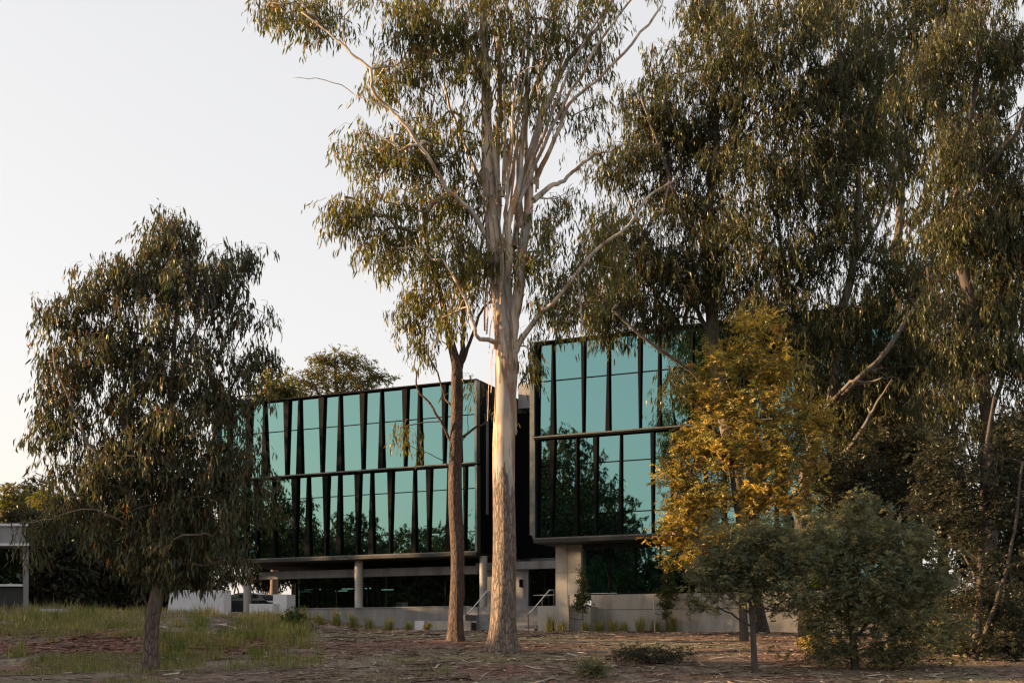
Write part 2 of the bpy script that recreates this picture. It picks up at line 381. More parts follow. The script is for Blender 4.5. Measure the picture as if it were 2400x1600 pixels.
def extend(fl, end):
    i = 0; x = (fl[-1][0]+fl[-1][1])/2; wide = [(11, 4), (5, 13)]
    a_next = (fl[-1][1]-fl[-1][0]) < (fl[-1][3]-fl[-1][2])
    while x < end:
        x += 78 if a_next else 44
        wt, wb = (13, 6) if a_next else (5, 13)
        fl.append((x-wt/2, x+wt/2, x-wb/2, x+wb/2)); a_next = not a_next
    return fl
tR1 = RF.t(2110)
storey(RF, Z1, Z2, 0, tR1, extend(R1, 2100), [.60], 'R')
storey(RF, Z0, Z1-.004, .03, tR1-.02, extend(R2, 2100), [.23, .74], 'R')
# roofs, floors and inner walls
for fr, t0, t1, dp in ((LF, tL0, 0, 14), (RF, 0, tR1, 16)):
    bpart('roof', fr, (t0+.02, t1-.02, .12, dp, Z2-.35, Z2-.02), M['metal'])
    bpart('floor_slab', fr, (t0+.1, t1-.1, .14, dp, Z1-.42, Z1-.05), M['inner'])
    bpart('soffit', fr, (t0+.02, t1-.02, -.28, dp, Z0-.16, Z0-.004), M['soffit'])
    bpart('inner_wall', fr, (t0+.1, t1-.1, 5.0, 5.2, Z0+.02, Z2-.36), M['inner'])
    bpart('rear_wall', fr, (t0+.02, t1-.02, dp+.02, dp+.2, Z0-.16, Z2-.02), M['metal'])
# closing side of the left wing (dark panels with a grey strip) and its far end
for i in range(6):
    bpart('side_panel', LF, (.0, .06+.02*(i % 2), .13+i*1.1, .13+(i+1)*1.1-.03, Z0+.01, Z2-.03), M['metal'])
bpart('side_strip', LF, (.06, .13, .75, .92, Z0+2.0, Z2-.4), M['concrete2'])
bpart('side_wall', LF, (-.10, -.02, .14, 14, Z0+.03, Z2-.37), M['inner'])
bpart('end_wall', LF, (tL0-.02, tL0+.05, .14, 14, Z0+.03, Z2-.37), M['metal'])
bpart('end_wall', RF, (-.04, .04, .14, 16, Z0+.03, Z2-.37), M['metal'])
bpart('corner_post', RF, (-.24, -.05, -.1, .25, Z0+.2, Z2+.05), M['trim'])
bpart('end_wall', RF, (tR1-.05, tR1+.04, .14, 16, Z0+.03, Z2-.37), M['metal'])
# recessed link between the wings
link = bpart('link_wall', LF, (.14, 9, 4.2, 4.5, Z0-.05, 14.0), M['metal'])
for i in range(3):
    zt = [7.0, 9.6, 12.0][i]
    bpart('window_pane', LF, (1.2, 3.4, 4.14, 4.17, zt, zt+1.6), M['glass'], link)
bpart('roof_plant_room', LF, (.9, 3.2, 3.0, 6.5, 14.0, 15.3), M['concrete2'])
# terrace, ground floor of the left wing
pl0, pl1 = LF.t(606, -.8), LF.t(1098, -.8)
bpart('terrace_plinth', LF, (pl0, pl1, -.8, 15, 1.2, PL), M['concrete2'])
bpart('terrace_coping', LF, (pl0-.02, pl1+.02, -.84, -.45, PL+.002, PL+.05), M['concrete2'])
bpart('landing', LF, (pl1+.02, 12, -.95, 15, 1.2, PL-.01), M['concrete2'])
for px in (580, 841, 1133):
    c = LF.P(LF.t(px, .5), .5, 0); a = np.linspace(PL-.5, Z0-.17, 12)
    MB().tube([(c[0], c[1], z) for z in a], .225 if px < 1100 else .2, 24).build('column', M['concrete'], bl, True)
b0, g0, g1 = LF.t(612, 1.5), LF.t(694, 1.8), LF.t(1128, 1.8)
bpart('beam', LF, (b0, g1, 1.3, 1.75, 5.2, 5.62), M['concrete2'])
bpart('ceiling_panel', LF, (b0, g1, 1.76, 13, 5.5, 5.6), M['inner'])
gf = bpart('ground_floor_glazing', LF, (g0-.12, g1, 1.72, 1.88, PL+.002, PL+.10), M['metal'])
gpx = [694, 736, 745, 790, 862, 878, 925, 985, 1045, 1090, 1128]
for a, b in zip(gpx[:-1], gpx[1:]):
    bpart('window_pane', LF, (LF.t(a, 1.8)+.03, LF.t(b, 1.8)-.03, 1.79, 1.81, PL+.11, 5.19), M['glass2'], gf)
for a in gpx:
    bpart('mullion', LF, (LF.t(a, 1.8)-.035, LF.t(a, 1.8)+.035, 1.73, 1.87, PL+.11, 5.19), M['metal'], gf)
bpart('rail_bar', LF, (g0, g1, 1.95, 1.98, PL+.75, PL+.79), M['trim'], gf)
bpart('corner_post', LF, (g0-.30, g0-.05, 1.76, 2.1, PL+.003, 5.2), M['metal'])
bpart('inner_wall', LF, (g0+.1, g1, 8.5, 8.7, PL+.01, 5.5), M['inner'])
bpart('side_glazing', LF, (g0-.04, g0-.01, 2.2, 8.5, PL+.01, 5.5), M['glass2'])
for px, w in ((752, 2.6), (870, 2.6), (1004, 5.0)):
    bpart('curtain', LF, (LF.t(px, w), LF.t(px, w)+.55, w, w+.06, PL+.02, 5.4), M['fabric'])
# steps between the wings
s0, s1 = LF.t(1106, -2.6), LF.t(1262, -2.6)
st = bpart('stair_cheek', LF, (s0-.42, s0-.02, -3.3, -.86, 1.4, 2.95), M['concrete2'])
for i in range(7):
    bpart('step', LF, (s0, s1, -3.15+i*.32, -.97, (2.05+i*.19) if i else 1.5, 2.05+(i+1)*.19-.004), M['concrete2'], st)
dw = 1.4
bpart('entry_wall', LF, (LF.t(1128, dw), LF.t(1238, dw), dw, dw+.2, PL, 5.35), M['concrete2'])
bpart('entry_beam', LF, (LF.t(1128, dw)-.2, LF.t(1330, dw), dw-.25, dw+.3, 5.36, 5.75), M['concrete2'])
dr = bpart('door', LF, (LF.t(1240, dw), LF.t(1312, dw), dw+.02, dw+.12, PL, 5.35), M['metal'])
bpart('glass_leaf', LF, (LF.t(1243, dw), LF.t(1274, dw), dw, dw+.016, PL+.08, 5.28), M['glass2'], dr)
bpart('glass_leaf', LF, (LF.t(1277, dw), LF.t(1309, dw), dw, dw+.016, PL+.08, 5.28), M['glass2'], dr)
bpart('handle', LF, (LF.t(1250, dw), LF.t(1302, dw), dw-.06, dw-.03, PL+.60, PL+.64), M['steel'], dr)
bpart('wall_lamp', LF, (LF.t(1219, dw), LF.t(1225, dw), dw-.12, dw-.005, 4.45, 4.85), M['metal'])
# ground floor of the right wing
rw = 1.2
bpart('pier_wall', RF, (RF.t(1302, rw), RF.t(1330, rw)-.008, rw, rw+.3, 4.78, Z0-.17), M['concrete'])
bpart('pier_wall', RF, (RF.t(1330, rw)+.008, RF.t(1362, rw), rw, rw+.3, 4.78, Z0-.17), M['concrete'])
bpart('pier_wall', RF, (RF.t(1302, rw), RF.t(1330, rw)-.008, rw, rw+.3, 2.6, 4.764), M['concrete'])
bpart('pier_wall', RF, (RF.t(1330, rw)+.008, RF.t(1362, rw), rw, rw+.3, 2.6, 4.764), M['concrete'])
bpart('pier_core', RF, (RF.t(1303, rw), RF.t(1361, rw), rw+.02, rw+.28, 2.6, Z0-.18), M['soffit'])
bpart('landing_wall', RF, (RF.t(1260, -.6), RF.t(1333, -.6), -.6, rw-.01, 1.4, 3.22), M['concrete'])
bpart('landing_wall', RF, (RF.t(1334, .1), RF.t(1384, .1), .1, rw+.2, 1.4, 3.2), M['concrete'])
zj = RF.z(1500, 1427, 1.0)
for a, b in ((1385, 1560), (1560, 1740), (1740, 1920), (1920, 2140)):
    for z0, z1 in ((1.2, zj-.012), (zj+.012, 3.74)):
        bpart('base_panel', RF, (RF.t(a, 1.0)+.008, RF.t(b, 1.0)-.008, 1.0, 1.35, z0, z1), M['concrete'])
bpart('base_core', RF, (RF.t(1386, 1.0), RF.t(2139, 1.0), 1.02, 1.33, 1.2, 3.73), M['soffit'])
rg = bpart('ground_floor_glazing', RF, (RF.t(1364, 1.5), RF.t(2140, 1.5), 1.45, 1.6, 3.742, 3.82), M['metal'])
rpx = [1364, 1428, 1490, 1548, 1612, 1690, 1770, 1850, 1930, 2010, 2090, 2138]
for a, b in zip(rpx[:-1], rpx[1:]):
    bpart('window_pane', RF, (RF.t(a, 1.5)+.04, RF.t(b, 1.5)-.04, 1.51, 1.53, 3.83, 5.84), M['glass'], rg)
for a in rpx:
    bpart('mullion', RF, (RF.t(a, 1.5)-.04, RF.t(a, 1.5)+.04, 1.46, 1.59, 3.83, 5.84), M['metal'], rg)
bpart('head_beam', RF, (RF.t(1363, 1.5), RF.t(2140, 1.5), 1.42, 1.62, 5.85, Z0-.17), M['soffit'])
bpart('inner_wall', RF, (RF.t(1364, 1.5), RF.t(2140, 1.5), 6.5, 6.7, 3.7, Z0-.17), M['inner'])
bpart('inner_floor', RF, (RF.t(1364, 1.5), RF.t(2140, 1.5), 1.62, 6.5, 3.55, 3.74), M['inner'])
# fluorescent tubes burning in the ground floor rooms
tube_m, tn, tl, tb = new_mat('lit_tube'); tb.inputs['Emission Color'].default_value = (1, .97, .9, 1); tb.inputs['Emission Strength'].default_value = 1.6
for i, (px, py, ln) in enumerate(((757, 1380, .5), (800, 1384, .8), (815, 1379, .8), (866, 1378, .6), (910, 1381, .9))):
    w = 4.0+.6*(i % 3); t = LF.t(px, w); z = LF.z(px, py, w)
    p0, p1 = np.array(LF.P(t-ln/2, w, z)), np.array(LF.P(t+ln/2, w, z))
    o = thing('ceiling_light', 'lit tube light inside the ground floor, %s from the left' % ['first', 'second', 'third', 'fourth', 'fifth'][i], 'light', (p0+p1)/2, 'tube lights in the ground floor')
    MB().tube([p0, (p0+p1)/2, p1], .022, 8).build('tube', tube_m, o)
    mb = MB(); mb.tube([p0+(0, 0, .04), p1+(0, 0, .04)], .012, 6)
    for q in (p0*.8+p1*.2, p0*.2+p1*.8): mb.tube([q+(0, 0, .04), (q[0], q[1], 5.5)], .006, 5)
    mb.build('hanger', M['metal'], o)

# handrails on the steps
def rail(label, pts, posts, d):
    P = [W(x, y, d) for x, y in pts]
    r = thing('handrail', label, 'handrail', (P[0][0], P[0][1], float(terr(P[0][0], P[0][1]))), 'steel handrails of the entry steps')
    MB().tube(crom(P, 2) if len(P) > 2 else P, .028, 10).build('rail', M['steel'], r, True)
    for (x, y0, y1) in posts:
        a, b = W(x, y0, d), W(x, y1, d); MB().tube([a, b], .026, 10).build('post', M['steel'], r, True)
rail('steel handrail on the left of the entry steps, behind the brown trunk', [(1094, 1438), (1100, 1434), (1120, 1410), (1140, 1386), (1144, 1384), (1156, 1384)], [(1094, 1439, 1480), (1121, 1409, 1460), (1154, 1385, 1425)], 55.2)
rail('steel handrail on the right of the entry steps, by the concrete pier', [(1238, 1438), (1244, 1433), (1264, 1410), (1286, 1384), (1290, 1382), (1300, 1382)], [(1238, 1439, 1482), (1271, 1402, 1428), (1298, 1383, 1424)], 53.0)

# ------------------------------------------------------------------ smaller built things
def xbox(name, mat, parent, px0, px1, py0, py1, d, depth, zfloor=None, chamfer=0, shear=.43):
    a, b = W(px0, py0, d), W(px1, py1, d)
    z0 = b[2] if zfloor is None else zfloor
    mb = MB(); k = depth*shear
    x0, x1 = a[0], b[0]
    mb.hexa([(x0, d, z0), (x1, d-.0, z0), (x1+k, d+depth, z0), (x0+k, d+depth, z0), (x0+chamfer, d, a[2]), (x1, d, a[2]), (x1+k, d+depth, a[2]), (x0+k+chamfer, d+depth, a[2])])
    return mb.build(name, mat, parent)
# planter at the foot of the terrace
pb = W(1010, 1475, 53.5); pl = thing('planter', 'low pale concrete planter with a rusty tuft beside the brown trunk', 'planter', (pb[0], pb[1], 1.9))
def pbox(name, t0, t1, w0, w1, z0, z1, mat): return bpart(name, LF, (t0, t1, w0, w1, z0, z1), mat, pl)
ta, tb_ = LF.t(972, -3.9), LF.t(1100, -3.9)
pbox('end_panel', ta, ta+.5, -3.9, -3.0, 1.7, 2.66, M['white']); pbox('front_panel', ta+.51, tb_, -3.78, -3.66, 1.7, 2.64, M['concrete']); pbox('back_panel', ta+.51, tb_, -3.1, -3.0, 1.7, 2.64, M['concrete'])
pbox('soil', ta+.51, tb_, -3.65, -3.11, 1.7, 2.56, M['bark_wattle'])
# white blade wall, utility box
o = xbox('white_wall', M['white'], None, 388, 524, 1382, 1462, 51, .5, chamfer=.22); tag(o, 'white rendered low wall with a sloping left end among grass', 'wall')
xw = thing('block_wall', 'pale concrete block seat wall left of the ground floor glazing', 'wall', W(640, 1430, 57))
xbox('low_block', M['white'], xw, 584, 640, 1414, 1450, 56.5, .5); xbox('tall_block', M['white'], xw, 640, 672, 1392, 1450, 57.3, .7)
ub = thing('utility_cabinet', 'small white utility cabinet in the grass at the far left', 'cabinet', W(119, 1462, 48))
xbox('body', M['white'], ub, 95, 144, 1426, 1466, 48, .5); xbox('lid', M['concrete2'], ub, 93.5, 145.5, 1423.5, 1425.8, 47.97, .56)
# pavilion at the far left edge
pv = thing('pavilion', 'pale flat roofed pavilion with a slim column at the left edge', 'building', W(-60, 1440, 58))
c_ = M['concrete2']
xbox('fascia', c_, pv, -90, 60, 1232, 1272, 58, 8, shear=-.5); xbox('roof_edge', M['white'], pv, -92, 66, 1226, 1231.8, 57.9, 8.2, shear=-.5)
xbox('ledge', M['white'], pv, -92, 68, 1272.3, 1278, 57.85, .4, shear=-.5)
for px in (55, -85): xbox('column', c_, pv, px, px+12, 1278.2, 1465, 58.1, .35, shear=-.5)
xbox('sill', M['white'], pv, -90, 54, 1368, 1373, 58.2, .3, shear=-.5); xbox('rear_wall', M['inner'], pv, -90, -20, 1279, 1465, 61, .2, shear=-.5)
for i in range(2): xbox('window_pane', M['glass2'], pv, -88+i*70, -88+i*70+64, 1285, 1366, 58.35, .03, shear=-.5)
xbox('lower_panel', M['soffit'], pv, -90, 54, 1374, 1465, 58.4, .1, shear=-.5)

# parked car beyond the undercroft (dark hatchback, mostly roof and windows in view)
def car(px, d, label):
    c = W(px, 1400, d); zg = float(terr(c[0], c[1])); L_, Wd = 4.1, 1.7
    r = thing('parked_car', label, 'car', (c[0], c[1], zg))
    prof = [(-2.0, .35), (-2.02, .75), (-1.85, .92), (-1.25, 1.02), (-.75, 1.38), (-.3, 1.48), (.6, 1.48), (1.25, 1.36), (1.75, 1.0), (1.98, .9), (2.02, .5), (1.95, .32)]
    def pt(u, v, z): q = c[:2]+u*E_+v*D_; return (q[0], q[1], zg+z)
    mb = MB(); n = len(prof); V = []
    for v, ins in ((-Wd/2, 0), (Wd/2, 0)):
        for (u, z) in prof: V.append(pt(u, v*(1-.16*max(0, (z-.95)/.5)), z))
    mb.add(V, np.array([[i, (i+1) % n, n+(i+1) % n, n+i] for i in range(n)])); mb.F.setdefault(n, []).append(np.array([list(range(n))])); mb.F[n].append(np.array([list(range(n, 2*n))[::-1]]))
    mb.build('body', car_m, r)
    for sgn in (-1, 1):
        for a, b in ((-.95, .1), (.18, 1.25)):
            y = sgn*(Wd/2*.93); mbw = MB(); o1 = sgn*.03
            mbw.hexa([pt(a-.1, y-o1, 1.0), pt(b+.1, y-o1, 1.0), pt(b+.1, y+o1, 1.0), pt(a-.1, y+o1, 1.0), pt(a+.18, y*.93-o1, 1.36), pt(b-.1, y*.93-o1, 1.36), pt(b-.1, y*.93+o1, 1.36), pt(a+.18, y*.93+o1, 1.36)]); mbw.build('side_window', M['glass2'], r)
        for u in (-1.3, 1.3):
            wh = MB().tube([pt(u, sgn*.70, .31), pt(u, sgn*.88, .31)], .31, 20).build('wheel', M['soffit'], r)
            MB().tube([pt(u, sgn*.86, .31), pt(u, sgn*.89, .31)], .19, 14).build('rim', M['steel'], wh)
    MB().hexa([pt(-1.99, -.7, .62), pt(-1.99, -.4, .62), pt(-2.05, -.4, .62), pt(-2.05, -.7, .62), pt(-1.95, -.7, .78), pt(-1.95, -.4, .78), pt(-2.0, -.4, .78), pt(-2.0, -.7, .78)]).build('headlight', M['steel'], r)
    MB().hexa([pt(-1.99, .4, .62), pt(-1.99, .7, .62), pt(-2.05, .7, .62), pt(-2.05, .4, .62), pt(-1.95, .4, .78), pt(-1.95, .7, .78), pt(-2.0, .7, .78), pt(-2.0, .4, .78)]).build('headlight', M['steel'], r)
car_m = noise_mat('dark_car_paint', (.012, .016, .022), (.016, .02, .028), ns=2, rough=.2, bump=0)
car(585, 68, 'dark parked car seen through the open undercroft beside the round column')

# ------------------------------------------------------------------ trees
def leaves(base, dirs, width, length, rng, curve=.12, hi=True):
    """lance shaped leaves: base points, directions; returns V, faces"""
    n = len(base)
    r = rng.normal(size=(n, 3)); wv = np.cross(dirs, r); wv /= np.linalg.norm(wv, axis=1)[:, None]+1e-9
    nv = np.cross(dirs, wv)
    L = length[:, None]; Wd = width[:, None]
    cv = (rng.uniform(-1, 1, n)*curve)[:, None]*L
    if hi:
        v0 = base
        a = base+dirs*L*.3+nv*cv*.7; b = base+dirs*L*.66+nv*cv*.75
        v1, v2 = a-wv*Wd*.5, a+wv*Wd*.5; v3, v4 = b-wv*Wd*.42, b+wv*Wd*.42; v5 = base+dirs*L
        V = np.stack([v0, v1, v2, v3, v4, v5], 1).reshape(-1, 3); k = np.arange(n)*6
        T = np.concatenate([np.stack([k, k+2, k+1], -1), np.stack([k+3, k+4, k+5], -1)]); Q = np.stack([k+1, k+2, k+4, k+3], -1)
        return V, [T, Q], 6
    a = base+dirs*L*.45+nv*cv
    V = np.stack([base, a-wv*Wd*.5, base+dirs*L, a+wv*Wd*.5], 1).reshape(-1, 3); k = np.arange(n)*4
    return V, [np.stack([k, k+1, k+2, k+3], -1)], 4

def unit(v): return v/(np.linalg.norm(v, axis=-1, keepdims=True)+1e-9)

PAL = {
 'gum':   [((.115, .116, .032), .42), ((.075, .084, .030), .26), ((.155, .138, .038), .18), ((.17, .09, .036), .09), ((.05, .062, .042), .05)],
 'grey':  [((.064, .068, .034), .44), ((.044, .052, .030), .32), ((.095, .088, .036), .16), ((.12, .066, .034), .08)],
 'dark':  [((.058, .064, .027), .46), ((.040, .048, .025), .32), ((.092, .085, .028), .17), ((.10, .058, .027), .05)],
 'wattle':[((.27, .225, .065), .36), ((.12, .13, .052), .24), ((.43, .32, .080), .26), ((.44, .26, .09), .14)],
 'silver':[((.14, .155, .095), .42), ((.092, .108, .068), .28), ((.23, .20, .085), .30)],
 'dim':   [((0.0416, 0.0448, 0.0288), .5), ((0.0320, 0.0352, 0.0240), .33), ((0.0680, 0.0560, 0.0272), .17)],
 'sapling':[((.060, .078, .026), .5), ((.082, .10, .034), .35), ((.044, .055, .024), .15)],
}
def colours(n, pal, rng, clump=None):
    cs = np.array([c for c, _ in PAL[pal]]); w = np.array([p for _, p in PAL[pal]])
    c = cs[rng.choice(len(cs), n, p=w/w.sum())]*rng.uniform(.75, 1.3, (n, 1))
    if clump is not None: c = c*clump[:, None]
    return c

def hang_crown(T, rng, spec, pal):
    """gum foliage: drooping sprays of long leaves about the branch ends T"""
    nsp, nlf, rc, ll, wd, droop = spec['sprays'], spec['leaves'], spec['rc'], spec['len'], spec['wid'], spec['droop']
    n = len(T); sp = np.repeat(T, nsp, 0)+unit(rng.normal(size=(n*nsp, 3)))*(rng.uniform(.15, 1, (n*nsp, 1))**.6)*rc*np.array([1, 1, .75])
    out = rng.normal(size=(n*nsp, 3))*np.array([.5, .5, .2])+np.array([0, 0, -droop]); out = unit(out)
    cl = np.repeat(rng.uniform(.72, 1.25, n), nsp*nlf)
    ls = spec.get('spray_len', .6)
    t = rng.uniform(0, 1, (n*nsp, nlf))
    P = sp[:, None]+out[:, None]*t[..., None]*ls+rng.normal(size=(n*nsp, nlf, 3))*.05
    P = P.reshape(-1, 3); d = np.repeat(out, nlf, 0)*.5+rng.normal(size=(len(P), 3))*np.array([.30, .30, .25])+np.array([0, 0, -spec['hang']])
    d = unit(d); q_ = rng.uniform(.42, 1.3, len(P)); L = q_*ll; Wd = (.45+.55*q_)*rng.uniform(.7, 1.3, len(P))*wd
    V, Fs, k = leaves(P, d, Wd, L, rng, .22, spec.get('hi', True))
    C = np.repeat(colours(len(P), pal, rng, cl), k, 0)
    # the thin twig that carries each spray, running back towards the branch end
    a0 = np.repeat(T, nsp, 0)*.45+sp*.55+np.array([0, 0, .05]); b0 = sp+out*ls*.9; w = unit(np.cross(b0-a0, rng.normal(size=a0.shape)))*spec.get('twig', .006)
    m0 = sp; nV = len(V); kk = np.arange(len(a0))*5
    V = np.concatenate([V, np.stack([a0-w, a0+w, m0-w*.8, m0+w*.8, b0], 1).reshape(-1, 3)])
    Fs = Fs+[np.stack([kk, kk+1, kk+3, kk+2], -1)+nV, np.stack([kk+2, kk+3, kk+4], -1)+nV]
    C = np.concatenate([C, np.tile(np.array([[.13, .095, .07]]), (len(a0)*5, 1))])
    return V, Fs, C

def feather_crown(T, rng, spec, pal):
    """wattle foliage: flat feathery fronds of small leaflets"""
    nf, nl, rc = spec['sprays'], spec['leaves'], spec['rc']
    n = len(T); b = np.repeat(T, nf, 0)+unit(rng.normal(size=(n*nf, 3)))*(rng.uniform(.1, 1, (n*nf, 1))**.5)*rc
    ax = unit(rng.normal(size=(n*nf, 3))*np.array([1, 1, .45])+np.array([0, 0, .05])); side = unit(np.cross(ax, rng.normal(size=(n*nf, 3))*.5+np.array([0, 0, 1.])))
    up = np.cross(ax, side)
    fl = spec['frond']
    t = np.tile(np.linspace(.08, 1, nl//2).repeat(2), (n*nf, 1)); s = np.tile(np.array([-1, 1]), (n*nf, nl//2))
    droop = -(t**2)*.22*fl
    P = b[:, None]+ax[:, None]*(t*fl)[..., None]+np.array([0, 0, 1.])*droop[..., None]
    d = side[:, None]*s[..., None]+ax[:, None]*.55+up[:, None]*rng.normal(size=t.shape)[..., None]*.35
    P = P.reshape(-1, 3); d = unit(d.reshape(-1, 3)); L = rng.uniform(.7, 1.3, len(P))*spec['len']*np.repeat(np.ones(n*nf), nl); Wd = rng.uniform(.7, 1.3, len(P))*spec['wid']
    cl = np.repeat(np.repeat(rng.uniform(.75, 1.25, n), nf)*rng.uniform(.8, 1.2, n*nf), nl)
    V, Fs, k = leaves(P, d, Wd, L, rng, .1, False)
    frond = colours(n*nf, pal, rng)*.5+np.repeat(colours(n, pal, rng), nf, 0)*.5
    return V, Fs, np.repeat(np.repeat(frond, nl, 0)*cl[:, None]*rng.uniform(.85, 1.15, (len(P), 1)), k, 0)

def grow(nodes, nrad, targets, rng, tip=.009, up=.12):
    cap = len(nodes)+len(targets)*40
    P = np.zeros((cap, 3)); par = np.full(cap, -1, int); cnt = np.zeros(cap, int); n = len(nodes)
    P[:n] = nodes
    d0 = np.sqrt(((targets[:, None]-nodes[None, ::3])**2).sum(-1)).min(1)
    paths = []
    for ti in np.argsort(d0):
        t = targets[ti]; dv = t-P[:n]; ds = np.sqrt((dv**2).sum(1))+1e-6
        cost = ds*(1+.9*np.maximum(0, -dv[:, 2]/ds)) ; j = int(np.argmin(cost)); dist = ds[j]
        k = max(2, min(30, int(dist/.45)))
        s = np.linspace(0, 1, k+1)[1:, None]
        mid = (P[j]+t)/2+np.array([0, 0, up*dist])+rng.normal(size=3)*.10*dist
        q = (1-s)**2*P[j]+2*s*(1-s)*mid+s*s*t+rng.normal(size=(k, 3))*.02*np.minimum(1, dist)*(1-s)
        ids = [j]
        for a in range(k):
            P[n] = q[a]; par[n] = ids[-1]; ids.append(n); n += 1
        paths.append(ids)
    for ids in paths:
        x = ids[-1]
        while x >= len(nodes): cnt[x] += 1; x = par[x]
    rad = tip*np.power(np.maximum(cnt, 1), .48); rad[:len(nodes)] = nrad
    return P, rad, paths

def ell_targets(ells, d, rng, dk=.85, rag=(.12, 1.28)):
    out = []
    for (cx, cy, rx, ry, n) in ells:
        v = unit(rng.normal(size=(n, 3)))*(rng.uniform(0, 1, (n, 1))**.38)*np.where(rng.uniform(size=(n, 1)) < rag[0], rag[1], 1.0)
        dd = d+v[:, 1]*rx*d/F*dk
        out.append(np.stack([(cx+v[:, 0]*rx-1200)*dd/F, dd, EYE+(HZ-(cy+v[:, 2]*ry))*dd/F], -1))
    return np.concatenate(out)

def wobble(seed, amp, flare=0.0, z0=0.0, ridges=7):
    r = np.random.default_rng(seed); ph = r.uniform(0, 6.28, 6)
    def f(p, a):
        z = p[:, 2][:, None]; A = a[None]
        k = 1+amp*(np.sin(3*A+ph[0]+z*.35)*.5+np.sin(5*A+ph[1]-z*.5)*.35+np.sin(2*A+z*1.1+ph[2])*.5+np.sin(A+z*2.3+ph[4])*.3)
        return k+flare*np.exp(-np.maximum(0, z-z0)/.55)*(.55+.45*np.sin(ridges*A+ph[3]))
    return f

def tree(name, label, base, d, limbs, ells, mode, spec, pal, bark, seed, group=None, cat='tree', dk=.85, tip=.009, flare=.35, bare=(), sides=20, extra=None, amp=.05, up=.12, wig=.015, twigname='twigs', doff=0.0, rk=1.0):
    rng = np.random.default_rng(seed)
    zb = None; allN = []; allR = []; meshes = []
    for li, lb in enumerate(limbs):
        P = np.array([list(W(p[0], p[1], d+(p[3] if len(p) > 3 else 0)))+[p[2]] for p in lb])
        if li == 0:
            P[0, 2] = float(terr(P[0, 0], P[0, 1]))-.12; zb = P[0, 2]+.12
        C = crom(P, 7 if li == 0 else 5); C[:, 3] *= rk*(1 if li == 0 else .86)
        if li:
            C[1:, :3] += rng.normal(size=(len(C)-1, 3))*wig
            kk = np.arange(len(C)); amp_ = np.minimum(kk/8.0, 1)*np.clip(.05+C[:, 3], .05, .14)
            for ax in range(3): C[:, ax] += amp_*np.interp(kk, np.arange(0, len(C)+4, 4), np.concatenate([[0], rng.normal(size=len(np.arange(0, len(C)+4, 4))-1)]))
        meshes.append(C)
        if li not in bare: allN.append(C[(3 if li == 0 else 0):, :3]); allR.append(C[(3 if li == 0 else 0):, 3])
    b = meshes[0][0]
    root = thing(name, label, cat, (b[0], b[1], zb), group)
    MB().tube(meshes[0][:, :3], meshes[0][:, 3], sides, True, wobble(seed, amp, flare, zb)).build('trunk', bark, root, True)
    for C in meshes[1:]:
        MB().tube(C[:, :3], C[:, 3], max(7, sides//2), True, wobble(seed+3, amp)).build('limb', bark, root, True)
    T = ell_targets(ells, d+doff, rng, dk, (.12, 1.28) if mode == 'hang' else (.25, 1.45)) if not isinstance(ells, np.ndarray) else ells
    if mode == 'hang': T[:, 2] += .32*(spec['spray_len']*max(0, spec['droop'])+spec['len'])
    zt = terr(T[:, 0], T[:, 1])+.35; T[:, 2] = np.maximum(T[:, 2], zt)
    N = np.concatenate(allN); R = np.concatenate(allR)
    P, rad, paths = grow(N, R, T, rng, tip, up)
    mb = MB()
    for ids in paths:
        rr = rad[ids].copy(); rr[0] = min(rr[0], rr[1]*1.15)
        mb.tube(P[ids], rr, 5 if rr[0] > .03 else 4, False)
    mb.build(twigname, bark, root, True)['kind'] = 'stuff'
    fn = hang_crown if mode == 'hang' else feather_crown
    V, Fs, Cc = fn(T, rng, spec, pal)
    mesh_np('crown', V, Fs, M['leaf'] if mode == 'hang' else M['wattle'], Cc, root)
    if extra: extra(root, meshes, rng)
    return root

def strips(lo, hi, n):
    def f(root, meshes, rng):
        mb = MB()
        for _ in range(n):
            C = meshes[0] if rng.random() < .5 else meshes[rng.integers(1, min(6, len(meshes)))]
            i = rng.integers(int(len(C)*lo), int(len(C)*hi)); i = min(i, len(C)-1)
            p = C[i, :3]; r = C[i, 3]; a = rng.uniform(2.2, 5.6)
            ln = rng.uniform(.5, 2.4); k = 6; s = np.linspace(0, 1, k)
            off = np.array([math.cos(a), math.sin(a), 0])
            Q = p+off*(r*1.08)+np.stack([off[0]*s*.25+np.sin(s*4+a)*.05, off[1]*s*.2, -s*ln], -1)
            wv = np.cross(off, [0, 0, 1.])*rng.uniform(.012, .035)
            V = np.concatenate([Q-wv, Q+wv]); mb.add(V, np.array([[j, j+1, k+j+1, k+j] for j in range(k-1)]))
        o = mb.build('bark_strips', M['bark_strip'], root); o['kind'] = 'stuff'
    return f

GUM = dict(sprays=7, leaves=9, rc=.50, len=.25, wid=.036, droop=.95, hang=.95, spray_len=.56)

